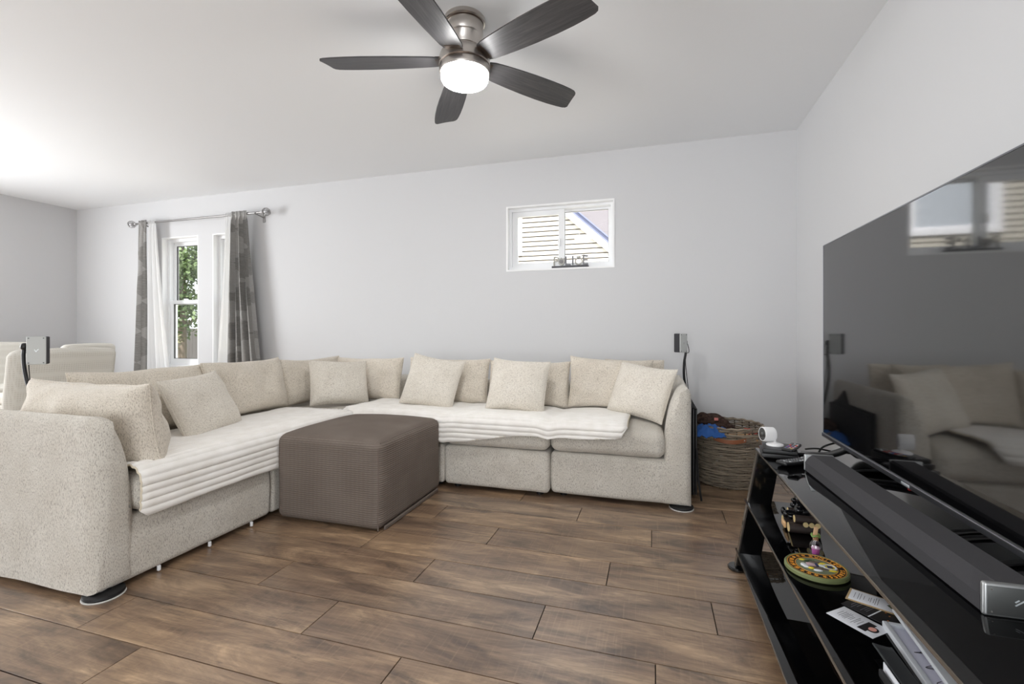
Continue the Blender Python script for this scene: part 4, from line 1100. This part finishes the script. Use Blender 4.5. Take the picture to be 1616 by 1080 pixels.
for xe_, s in ((0.0, 1), (LB, -1)):
    xa, xb = (xe_, xe_+0.011) if s > 0 else (xe_-0.011, xe_)
    pl = obj('end_plate', xf(rbox(xa, xb, -W-0.0015, 0.0015, 0.0005, H+0.0015, 0.005, 3), mb), M['alu'], sb)
    fc = xe_ - 0.0006*s if s > 0 else xe_ + 0.0006
    obj('plate_face', xf(rbox(min(fc, xe_)-0.0004, max(fc, xe_)+0.0008, -W+0.0035, -0.0035, 0.005, H-0.0035, 0.0004, 1), mb), M['alu_dark'], pl)
    for yy in (-0.009, -W+0.009):
        for zz in (0.010, H-0.0085): obj('screw', xf(cyl((xe_-0.0012*s, yy, zz), (xe_-0.0022*s, yy, zz), 0.0017, n=8), mb), M['rivet'], pl)
    # two slanted slashes
    mk = [xf(box(-0.0004, 0.0004, -0.0009, 0.0009, -l, l), Matrix.Translation((xe_-0.0014*s, yy, zz)) @ Matrix.Rotation(R(52), 4, 'X')) for yy, zz, l in ((-0.044, 0.0315, 0.0035), (-0.0475, 0.0285, 0.0078))]
    obj('slash_mark', xf(join(*mk), mb), M['logo'], pl)

# ------------------------------------------------------------------ cables on the top shelf
for lab, pts, rr in (
    ('black cable looping behind the set-top boxes', [(0.575, 2.10, 0.518), (0.62, 2.105, 0.522), (0.68, 2.12, 0.510), (0.76, 2.13, 0.5045), (0.84, 2.10, 0.5045), (0.87, 2.0, 0.5045)], 0.0032),
    ('black cable arching up beside the television foot', [(0.63, 2.125, 0.5045), (0.65, 2.135, 0.525), (0.70, 2.14, 0.542), (0.76, 2.12, 0.545), (0.80, 2.05, 0.52), (0.82, 1.95, 0.505)], 0.0036),
    ('flat black cable crossing under the far end of the television', [(0.60, 1.80, 0.5045), (0.64, 1.84, 0.506), (0.69, 1.88, 0.5045), (0.77, 1.90, 0.5045), (0.85, 1.90, 0.5045)], 0.0045),
    ('black cable curving out from under the television left of the badge', [(0.605, 1.70, 0.5045), (0.62, 1.74, 0.508), (0.655, 1.765, 0.508), (0.72, 1.77, 0.5045), (0.82, 1.76, 0.5045)], 0.0032),
    ('black cable running under the television right of the badge', [(0.61, 1.33, 0.5045), (0.64, 1.35, 0.506), (0.69, 1.37, 0.506), (0.76, 1.40, 0.5045), (0.84, 1.40, 0.5045)], 0.0032),
    ('second black cable running beside it under the television', [(0.615, 1.285, 0.5045), (0.65, 1.31, 0.506), (0.70, 1.34, 0.506), (0.77, 1.365, 0.5045), (0.85, 1.36, 0.5045)], 0.0032),
    ('thick black plug cable between soundbar and near end of the television', [(0.625, 1.16, 0.507), (0.66, 1.185, 0.507), (0.70, 1.21, 0.507), (0.78, 1.24, 0.506), (0.85, 1.25, 0.506)], 0.006)):
    tag(obj('cable', tube(spline(pts, 8), rr, 8), M['rubber']), lab, 'cable')

# ------------------------------------------------------------------ boxes, remotes and camera at the far end of the top shelf
def zrot(x, y, z, a): return Matrix.Translation((x, y, z)) @ Matrix.Rotation(R(a), 4, 'Z')
def settop(label, x, y, z, a, w, dd, h):
    t = thing('settop_box', label, 'box', (x, y, z), R(a), 'set-top boxes')
    obj('case', rbox(-w/2, w/2, -dd/2, dd/2, 0, h, 0.003), M['black_plastic'], t, world=False)
    obj('front_band', rbox(-w/2-0.001, -w/2+0.001, -dd/2+0.006, dd/2-0.006, 0.004, h-0.004, 0.0008, 1), M['black_glass'], t, world=False)
    obj('indicator', rbox(-w/2-0.0016, -w/2, dd/2-0.03, dd/2-0.022, h*0.45, h*0.75, 0.0004, 1), M['led'], t, world=False)
    return t
settop('lower flat black set-top box on the far corner of the glass top', 0.470, 2.055, 0.5, -8, 0.125, 0.15, 0.016)
settop('upper flat black set-top box stacked under the white camera', 0.474, 2.058, 0.516, -10, 0.118, 0.135, 0.015)
M['btn'] = [P('grey_button', (120,120,122), 0.6), P('white_button', (206,208,210), 0.6), P('red_button', (196,70,56), 0.6), P('blue_button', (70,96,170), 0.6), P('yellow_button', (206,170,80), 0.6)]
def remote(label, x, y, z, a, L, w, h, cols):
    t = thing('remote_control', label, 'remote', (x, y, z), R(a), 'remote controls')
    obj('body', rbox(-L/2, L/2, -w/2, w/2, 0, h, 0.006, 3, 4, lambda px, py, pz: (px, py, pz + 0.004*(px/(L/2))**2*(1 if pz > h/2 else 0.6))), M['black_plastic'], t, world=False)
    rr = random.Random(len(label))
    for i in range(10):
        for j in range(3):
            px = -L/2 + 0.018 + i*(L-0.036)/9; py = (j-1)*w*0.28
            obj('button', rbox(px-0.0038, px+0.0038, py-0.0034, py+0.0034, h-0.001, h+0.0018 + 0.004*(px/(L/2))**2, 0.001, 1), M['btn'][rr.choice(cols)], t, world=False)
remote('black remote control with coloured buttons lying on the stacked boxes', 0.508, 2.02, 0.531, 62, 0.13, 0.038, 0.010, [0,0,1,2,3,4])
remote('black remote control lying on the glass beside the boxes', 0.500, 1.930, 0.5, 38, 0.155, 0.045, 0.013, [0,0,0,1])
t = thing('security_camera', 'small white round camera tilted on a disc base on the stacked boxes', 'camera', (0.455, 2.075, 0.531))
obj('disc_base', lathe([(0,0.531),(0.030,0.531),(0.032,0.534),(0.030,0.538),(0.018,0.542),(0,0.543)], 32, 0.462, 2.07), M['white_plastic'], t)
ax = Vector((-0.95, -0.30, 0.03)).normalized(); c0 = Vector((0.440, 2.09, 0.571))
qm = Matrix.Translation(c0) @ ax.to_track_quat('Z', 'Y').to_matrix().to_4x4()
obj('stem', tube(spline([(0.462, 2.07, 0.541), (0.464, 2.085, 0.548), (0.450, 2.092, 0.556)], 5), 0.006, 8), M['white_plastic'], t)
hd = obj('head', xf(lathe([(0,-0.026),(0.024,-0.026),(0.028,-0.022),(0.029,0.018),(0.0275,0.022),(0.025,0.022)], 32), qm), M['white_plastic'], t)
obj('lens_plate', xf(lathe([(0.0255,0.0205),(0,0.0205)], 32), qm), M['black_glass'], hd)
obj('lens', xf(ball((0,0,0.0205), 0.008, 0.008, 0.004), qm), M['alu_dark'], hd)

# ------------------------------------------------------------------ things on the middle shelf
ZM = 0.284
M['log'] = P('dark_log_bark', (52,42,38), 0.6, bump=90, bstr=0.5); M['log_end'] = P('pale_log_end', (214,192,140), 0.6)
M['bear'] = P('glossy_black_resin', (16,16,18), 0.18); M['tan_sign'] = P('tan_plaque', (214,176,130), 0.6)
t = thing('bear_figurine', 'small resin figurine of a black bear sitting on stacked logs', 'figurine', (0.495, 1.87, ZM), R(0))
def log(x0, x1, y, z, r):
    o = obj('log', cyl((x0, y, z), (x1, y, z), r, n=14), M['log'], t)
    obj('log_end', cyl((x0-0.0012, y, z), (x0+0.0002, y, z), r*0.93, n=14), M['log_end'], o)
for x0, x1, y, z, r in ((0.452, 0.545, 1.835, ZM+0.017, 0.017), (0.452, 0.545, 1.910, ZM+0.015, 0.015), (0.448, 0.545, 1.875, ZM+0.014, 0.012), (0.470, 0.548, 1.835, ZM+0.048, 0.013), (0.470, 0.548, 1.917, ZM+0.046, 0.012)):
    log(x0, x1, y, z, r)
obj('little_sign', rbox(0.443, 0.449, 1.852, 1.893, ZM+0.006, ZM+0.026, 0.001, 1), M['tan_sign'], t)
for q in range(3): obj('round_slice', cyl((0.500+q*0.018, 1.8185, ZM+0.036), (0.500+q*0.018, 1.8165, ZM+0.036), 0.0085, n=12), M['log_end'], t)
obj('bear', xf(join(ball((0.515, 1.878, ZM+0.058), 0.024, 0.024, 0.027), ball((0.508, 1.876, ZM+0.096), 0.0165, 0.017, 0.0165), ball((0.492, 1.874, ZM+0.092), 0.009, 0.008, 0.007), ball((0.512, 1.864, ZM+0.111), 0.005), ball((0.512, 1.888, ZM+0.111), 0.005),
    ball((0.485, 1.862, ZM+0.045), 0.020, 0.009, 0.009), ball((0.485, 1.892, ZM+0.045), 0.020, 0.009, 0.009), ball((0.466, 1.862, ZM+0.050), 0.007, 0.008, 0.012), ball((0.466, 1.892, ZM+0.050), 0.007, 0.008, 0.012), ball((0.500, 1.853, ZM+0.068), 0.013, 0.008, 0.010), ball((0.500, 1.901, ZM+0.068), 0.013, 0.008, 0.010)), Matrix.Translation((0.488, 1.877, ZM+0.035)) @ Matrix.Scale(1.14, 4) @ Matrix.Translation((-0.500, -1.877, -ZM-0.035))), M['bear'], t)
# little bottle
t = thing('glass_bottle', 'tiny clear corked bottle holding a pink candle', 'bottle', (0.482, 1.655, ZM))
bx2, by2 = 0.482, 1.655
obj('glass_body', lathe([(0,ZM+0.001),(0.0155,ZM+0.001),(0.0175,ZM+0.004),(0.0175,ZM+0.034),(0.014,ZM+0.043),(0.0085,ZM+0.050),(0.0085,ZM+0.060),(0.010,ZM+0.062)], 24, bx2, by2), M['bottle_glass'], t)
M['pink'] = P('pink_wax', (214,96,186), 0.5); M['pale_pink'] = P('pale_pink_petals', (236,190,220), 0.7); M['cork'] = P('cork', (186,140,100), 0.8)
M['leaf_green'] = P('green_ribbon', (120,150,80), 0.7); M['twine'] = P('twine_tag', (222,182,140), 0.8)
obj('pink_filling', lathe([(0,ZM+0.006),(0.009,ZM+0.006),(0.0115,ZM+0.026),(0,ZM+0.026)], 18, bx2, by2), M['pink'], t)
obj('petals', ball((bx2, by2, ZM+0.028), 0.0125, 0.0125, 0.004), M['pale_pink'], t)
obj('cork', cyl((bx2, by2, ZM+0.052), (bx2, by2, ZM+0.069), 0.0075, 0.0085, 14), M['cork'], t)
obj('ribbon', tube([(bx2+0.0105*math.cos(a), by2+0.0105*math.sin(a), ZM+0.066+0.003*math.sin(3*a)) for a in [2*math.pi*i/18 for i in range(18)]], 0.003, 6, closed=True), M['leaf_green'], t)
obj('tag', xf(rbox(-0.006, 0.006, -0.0012, 0.0012, 0, 0.026, 0.001, 1), Matrix.Translation((bx2-0.003, by2-0.004, ZM+0.068)) @ Matrix.Rotation(R(8), 4, 'Y')), M['twine'], t)

# round army plaque; its top points away from the viewer's left, towards the wall
px, py, pr = 0.455, 1.557, 0.081
M['olive'] = P('olive_rim', (118,126,82), 0.5); M['olive_in'] = P('sage_field', (122,130,104), 0.6); M['ink'] = P('black_ring', (24,22,22), 0.5)
M['gold'] = P('gold_paint', (232,160,56), 0.45); M['yellow'] = P('yellow_paint', (226,206,60), 0.5); M['pwhite'] = P('white_paint', (226,230,232), 0.5)
M['pblue'] = P('navy_paint', (44,52,96), 0.5); M['ppink'] = P('striped_flag_red', (206,176,182), 0.6); M['pgreen'] = P('dark_green_paint', (58,80,50), 0.6); M['pbrown'] = P('grey_brown_paint', (112,98,88), 0.6)
t = thing('army_plaque', 'round olive military plaque with gold lettering lying on the middle shelf', 'plaque', (px, py, ZM), R(-90))
obj('disc', lathe([(0,0),(pr-0.006,0),(pr,0.004),(pr,0.012),(pr-0.003,0.0155),(pr-0.007,0.0155),(pr-0.008,0.0135),(0,0.0135)], 64), M['olive'], t, world=False)
rg_ = obj('letter_ring', lathe([(pr-0.0285,0.0132),(pr-0.0285,0.0142),(pr-0.0085,0.0142),(pr-0.0085,0.0132)], 64), M['ink'], t, world=False)
for r0 in (pr-0.0085, pr-0.0285):
    obj('gold_line', tube([(r0*math.cos(a), r0*math.sin(a), 0.0143) for a in [2*math.pi*i/64 for i in range(64)]], 0.0010, 5, closed=True), M['gold'], t, world=False)
fd = obj('field', lathe([(0,0.0136),(0.02,0.0146),(0.04,0.0145),(pr-0.029,0.0138),(pr-0.029,0.0132)], 48), M['olive_in'], t, world=False)
def ringtext(s, mid, step):
    for i, ch in enumerate(s):
        if ch == ' ': continue
        a = R(mid) - (i-(len(s)-1)/2)*R(step)
        rr = pr-0.0185
        obj('letter', xf(text_shape(ch, 0.0165, 0.0012), Matrix.Translation((rr*math.cos(a), rr*math.sin(a), 0.0148)) @ Matrix.Rotation(a-math.pi/2, 4, 'Z')), M['gold'], t, world=False, smooth=False)
ringtext('UNITED STATES', 90, 12.2)
for i, ch in enumerate('ARMY'):
    a = R(270) + (i-1.5)*R(15); rr = pr-0.0185
    obj('letter', xf(text_shape(ch, 0.0165, 0.0012), Matrix.Translation((rr*math.cos(a), rr*math.sin(a), 0.0148)) @ Matrix.Rotation(a+math.pi/2, 4, 'Z')), M['gold'], t, world=False, smooth=False)
star = [((0.0062 if k % 2 == 0 else 0.0027)*math.cos(R(90+36*k)), (0.0062 if k % 2 == 0 else 0.0027)*math.sin(R(90+36*k))) for k in range(10)]
sme = mesh('star', prism(star, 0.0, 0.0015), M['gold'], False)
for a in (180-3, 196, 212, 228, 243, 297, 312, 328, 344, 3):
    o = obj('star', None, None, t, world=False, me=sme); o.location = ((pr-0.0185)*math.cos(R(a)), (pr-0.0185)*math.sin(R(a)), 0.0138); o.rotation_euler = (0,0,R(a-90))
def relief(name, sh, mt): obj(name, sh, M[mt], t, world=False)
relief('wreath', join(*[ball((-0.026+0.004*math.cos(k*0.9), -0.022+0.005*k*0.9, 0.0155), 0.005, 0.004, 0.0022, 8, 6) for k in range(6)]), 'pgreen')
relief('scroll', join(ball((0.002,-0.032,0.015), 0.011, 0.009, 0.003), ball((0.013,-0.028,0.015), 0.006, 0.009, 0.003)), 'pwhite')
relief('flag', rbox(-0.012, 0.006, -0.024, -0.002, 0.0145, 0.0175, 0.001, 1), 'ppink')
relief('flag_canton', rbox(-0.012, 0.005, -0.001, 0.006, 0.0145, 0.0178, 0.001, 1), 'pblue')
relief('banner', join(ball((-0.002,0.014,0.0155), 0.006, 0.009, 0.0028), ball((0.030,-0.004,0.0155), 0.006, 0.012, 0.0025)), 'pwhite')
relief('sun_disc', lathe([(0.0175,0.0145),(0.0175,0.0168),(0.014,0.0172),(0.0125,0.0162)], 28, 0.002, 0.034), 'pwhite')
relief('sun_field', lathe([(0.0125,0.0150),(0.0125,0.0163),(0,0.0166)], 24, 0.002, 0.034), 'yellow')
relief('sun_center', rbox(-0.005, 0.009, 0.027, 0.041, 0.0155, 0.0174, 0.001, 1), 'pblue')
relief('gold_relief', join(ball((-0.030,-0.028,0.0155), 0.004, 0.009, 0.0025), ball((-0.016,0.022,0.0155), 0.006, 0.010, 0.0025), ball((0.020,-0.018,0.0155), 0.005, 0.008, 0.003), ball((0.024,0.036,0.0155), 0.003, 0.012, 0.0025), ball((-0.008,0.012,0.0155), 0.003, 0.008, 0.002)), 'yellow')
relief('brown_relief', join(ball((-0.024,0.004,0.015), 0.004, 0.020, 0.002), ball((0.017,0.012,0.015), 0.006, 0.022, 0.002), ball((0.012,-0.006,0.015), 0.003, 0.016, 0.002)), 'pbrown')

# printed cards
M['paper'] = P('white_card', (226,228,234), 0.6); M['kraft'] = P('tan_card_edge', (176,150,110), 0.7); M['print_black'] = P('black_print', (30,28,30), 0.5)
M['print_grey'] = P('grey_print', (110,110,116), 0.6); M['skin_tone'] = P('pink_print', (226,164,150), 0.6); M['print_green'] = P('green_print', (70,84,50), 0.6); M['print_orange'] = P('orange_print', (214,132,70), 0.6)
def card(label, c, a, L, w, z, mt, th=0.0012):
    t = thing('printed_card', label, 'card', (c[0], c[1], z), R(a), 'printed cards on the middle shelf')
    obj('sheet', rbox(-L/2, L/2, -w/2, w/2, 0, th, 0.0004, 1), M[mt], t, world=False)
    return t
def ptext(t, lines, x0, z, mt, step, size):
    for i, s in enumerate(lines):
        obj('printed_line', xf(text_shape(s, size, 0.00005), Matrix.Translation((x0 + i*step, 0.0, z)) @ Matrix.Rotation(R(-90), 4, 'Z')), M[mt], t, world=False, smooth=False)
def bars(t, xs, y0, y1, z, mt, seed, wd=0.0011):
    rb = random.Random(seed)
    for x in xs:
        yc = (y0+y1)/2; hh = (y1-y0)/2*rb.uniform(0.45, 1.0)
        obj('printed_line', box(x-wd/2, x+wd/2, yc-hh, yc+hh, z, z+0.0002), M[mt], t, world=False, smooth=False)
# long white card with a small portrait patch: long axis runs towards the viewer
cA = Vector((0.409, 1.329)); cB = Vector((0.464, 1.374)); cD = Vector((0.476, 1.248))
dl = (cD-cA); La = dl.length; aa = math.degrees(math.atan2(dl.y, dl.x)); Wc = (cB-cA).length
ctr = cA + dl/2 + (cB-cA)/2
t = card('white printed card with a dark photo patch, in front on the middle shelf', (ctr.x, ctr.y), aa, La, Wc*0.98, ZM, 'paper')
bars(t, [-0.040, -0.034, -0.029, -0.025, -0.021, -0.016, -0.012, -0.005, -0.001, 0.006], -0.022, 0.022, 0.0012, 'print_grey', 3)
obj('photo_patch', prism([(0.012,-0.024),(0.030,-0.024),(0.030,0.022),(0.012,0.022)], 0.0012, 0.0014), M['print_black'], t, world=False, smooth=False)
obj('portrait_hair', xf(lathe([(0,0.0013),(0.0105,0.0013),(0.0105,0.0015),(0,0.0016)], 20), Matrix.Translation((0.034, -0.002, 0.0001)) @ Matrix.Diagonal((1.1, 1.25, 1, 1))), M['print_black'], t, world=False)
obj('portrait', xf(lathe([(0,0.0016),(0.007,0.0016),(0.007,0.0017),(0,0.0018)], 20), Matrix.Translation((0.033, -0.001, 0.0001)) @ Matrix.Diagonal((1.1, 1.3, 1, 1))), M['skin_tone'], t, world=False)
t = card('black printed card with white lettering between the two white cards', (0.535, 1.355), aa+3, 0.145, 0.072, ZM+0.0013, 'print_black')
bars(t, [-0.058, -0.052, -0.046, -0.034, -0.029, -0.024], -0.030, 0.030, 0.0012, 'print_grey', 8, 0.0016)
obj('white_stripe', box(-0.012, -0.009, -0.036, 0.036, 0.0012, 0.0014), M['paper'], t, world=False, smooth=False)
for q, (x, y) in enumerate(((0.0, 0.02), (0.012, 0.012), (0.02, -0.012), (0.035, 0.018))): obj('printed_spot', cyl((x, y, 0.0012), (x, y, 0.0014), 0.002, n=8), M['print_orange'], t, world=False)
t = card('white card with a tan border and a leafy photo, behind the other cards', (0.560, 1.405), -28, 0.150, 0.068, ZM+0.0030, 'kraft', 0.002)
obj('white_face', rbox(-0.070, 0.074, -0.030, 0.030, 0.002, 0.0024, 0.0001, 1), M['paper'], t, world=False)
bars(t, [-0.060, -0.052, -0.047, -0.040, -0.030, -0.026, -0.020, -0.016, -0.011], -0.022, 0.022, 0.0024, 'print_grey', 12)
obj('leaf_print', prism([(0.006,0.0),(0.020,0.014),(0.050,0.016),(0.056,0.0),(0.040,-0.014),(0.016,-0.012)], 0.0024, 0.0026), M['print_green'], t, world=False, smooth=False)
obj('leaf_light', prism([(0.016,-0.002),(0.030,0.004),(0.046,-0.001),(0.034,-0.010),(0.020,-0.009)], 0.0026, 0.0028), M['skin_tone'], t, world=False, smooth=False)

# silver framed print and silver panel
M['pale_silver'] = P('pale_silver_frame', (206,210,216), 0.4, 0.1)
fm = (0.603, 1.155); fa = 87
t = thing('picture_frame', 'silver picture frame with a white signed print lying on the middle shelf', 'picture frame', (fm[0], fm[1], ZM), R(fa))
FL, FW = 0.30, 0.185
for (a, b, c, dd) in ((-FL/2, FL/2, FW/2-0.012, FW/2), (-FL/2, FL/2, -FW/2, -FW/2+0.012), (-FL/2, -FL/2+0.012, -FW/2+0.012, FW/2-0.012), (FL/2-0.012, FL/2, -FW/2+0.012, FW/2-0.012)):
    obj('frame_rail', rbox(a, b, c, dd, 0, 0.014, 0.002, 2), M['pale_silver'], t, world=False)
M['signed'] = P('signed_print', (206,206,222), 0.35); M['backing'] = P('grey_backing', (160,164,172), 0.4)
pr_ = obj('print', box(-FL/2+0.010, FL/2-0.010, -FW/2+0.010, FW/2-0.010, 0.003, 0.006), M['signed'], t, world=False, smooth=False)
rs = random.Random(21)
for q in range(4):
    x = -0.10 + q*0.05; pts = [(x + 0.006*math.cos(k) + k*0.003, 0.058 + 0.010*math.sin(k*1.7 + q), 0.0064) for k in range(6)]
    obj('signature', tube(spline(pts, 4), 0.0005, 5), M['print_black'], pr_, world=False)
obj('ink_blot', ball((-0.055, 0.048, 0.0062), 0.008, 0.005, 0.0006), M['print_black'], pr_, world=False)
one('silver_panel', rbox(-0.20, 0.15, -0.09, 0.09, 0, 0.010, 0.003), P('silver_anodised', (204,208,212), 0.5, 0.0), 'flat silver panel lying across the framed print under the glass top', 'panel', (0.636, 1.20, ZM+0.0142), R(85.8))
# black bent holder with a white card at the front
t = thing('card_holder', 'black bent plastic holder with a slot at the front of the middle shelf', 'holder', (0.475, 1.10, ZM), R(0))
V = []; F = []; n = 10
for j in range(13):
    v = j/12; y = 1.195 - 0.19*v
    for i in range(n+1):
        u = i/n; x = 0.455 + 0.044*u; yy = y + 0.022*u - 0.006*math.sin(math.pi*u)*(1-v)
        V.append((x, yy, ZM + 0.003 + 0.016*(1-u)**1.5 + 0.004*math.sin(math.pi*u)))
for j in range(12):
    for i in range(n):
        a = j*(n+1)+i; F.append((a, a+1, a+n+2, a+n+1))
o = obj('bent_plate', (V, F), P('matte_black_plate', (52,55,57), 0.6), t, angle=70); o.modifiers.new('thickness', 'SOLIDIFY').thickness = 0.003
obj('slot', rbox(0.476, 0.482, 1.02, 1.165, ZM+0.008, ZM+0.0135, 0.001, 1), M['rubber'], t)
obj('front_lip', rbox(0.436, 0.444, 1.00, 1.118, ZM, ZM+0.016, 0.003, 2), M['black_matte'], t)
obj('card', rbox(0.4475, 0.4495, 1.00, 1.125, ZM, ZM+0.026, 0.0005, 1), M['paper'], t)
# wooden framed photograph standing on the bottom shelf
t = thing('picture_frame', 'brown wooden picture frame with a dark photo standing on the bottom shelf', 'picture frame', (0.52, 1.62, 0.073))
M['brown_frame'] = P('brown_wood_frame', (104,82,66), 0.5); M['dark_photo'] = P('dark_photo', (30,32,38), 0.3)
mf = Matrix.Translation((0.505, 1.60, 0.073)) @ Matrix.Rotation(R(4), 4, 'Z') @ Matrix.Rotation(R(8), 4, 'Y')
for (a, b, c, dd) in ((-0.12, 0.12, 0.0, 0.022), (-0.12, 0.12, 0.158, 0.18), (-0.12, -0.098, 0.022, 0.158), (0.098, 0.12, 0.022, 0.158)):
    obj('frame_rail', xf(rbox(-0.006, 0.010, a, b, c, dd, 0.002, 2), mf), M['brown_frame'], t)
ph_ = obj('photo', xf(box(0.0, 0.004, -0.10, 0.10, 0.02, 0.16), mf), M['dark_photo'], t, smooth=False)
for q, (y, z, r_) in enumerate(((-0.04, 0.09, 0.016), (0.0, 0.10, 0.016), (0.045, 0.085, 0.016))):
    obj('photo_figure', xf(join(cyl((-0.0006, y, z), (0, y, z), r_*0.6, n=12), box(-0.0006, 0, y-r_, y+r_, 0.03, z-r_*0.5)), mf), [M['skin_tone'], M['pbrown'], M['print_grey']][q], ph_, smooth=False)
obj('easel', xf(box(0.010, 0.014, -0.02, 0.02, 0.0, 0.13), mf @ Matrix.Translation((0.0, 0, 0)) ), M['black_matte'], t, smooth=False)

# ------------------------------------------------------------------ police sign on the small window's sill
M['sign_grey'] = P('grey_resin', (120,120,124), 0.5); M['sign_light'] = P('pale_grey_resin', (176,174,168), 0.5); M['sign_dark'] = P('dark_resin', (66,66,70), 0.5)
sx, sy, sz = -0.652, 3.786, 1.511
t = thing('police_sign', 'grey letter ornament with badge and handcuffs on the small window sill', 'ornament', (sx, sy, sz))
obj('plinth', rbox(sx-0.150, sx+0.150, sy-0.022, sy+0.022, sz, sz+0.016, 0.003), M['sign_dark'], t)
mm = lambda x, z, s=1: Matrix.Translation((sx+x, sy, sz+0.016+z)) @ Matrix.Rotation(R(90), 4, 'X')
for ch, x, mt in (('P', -0.118, 'sign_light'), ('L', -0.022, 'sign_grey'), ('I', 0.022, 'sign_grey'), ('E', 0.122, 'sign_grey')):
    obj('letter', xf(text_shape(ch, 0.108, 0.009), mm(x, 0.038)), M[mt], t, smooth=False)
shield = [(-0.026,0.032),(-0.012,0.027),(0,0.036),(0.012,0.027),(0.026,0.032),(0.029,0.008),(0.022,-0.016),(0,-0.034),(-0.022,-0.016),(-0.029,0.008)]
bd = obj('badge', xf(prism(shield, -0.008, 0.008), mm(-0.072, 0.034)), M['sign_light'], t, smooth=False)
obj('badge_ring', xf(join(tube([(0.013*math.cos(a), 0.013*math.sin(a)+0.002, 0.009) for a in [2*math.pi*i/24 for i in range(24)]], 0.003, 6, closed=True), ball((0,0.002,0.008), 0.006, 0.006, 0.004)), mm(-0.072, 0.034)), M['sign_grey'], bd)
cuff = obj('handcuff', xf(join(tube([(0.027*math.cos(a), 0.027*math.sin(a), 0) for a in [R(40)+R(280)*i/24 for i in range(25)]], 0.0055, 8), tube([(0.027*math.cos(a), 0.027*math.sin(a), 0.004) for a in [R(-30)+R(80)*i/8 for i in range(9)]], 0.004, 8), rbox(-0.016, 0.016, 0.024, 0.042, -0.008, 0.008, 0.003)), mm(0.070, 0.034)), M['sign_light'], t)
obj('chain_link', xf(tube([(0.040 + 0.016*math.cos(a), 0.040 + 0.009*math.sin(a), 0.0) for a in [R(-10)+R(190)*i/14 for i in range(15)]], 0.003, 6), mm(0.070, 0.034)), M['sign_dark'], cuff)
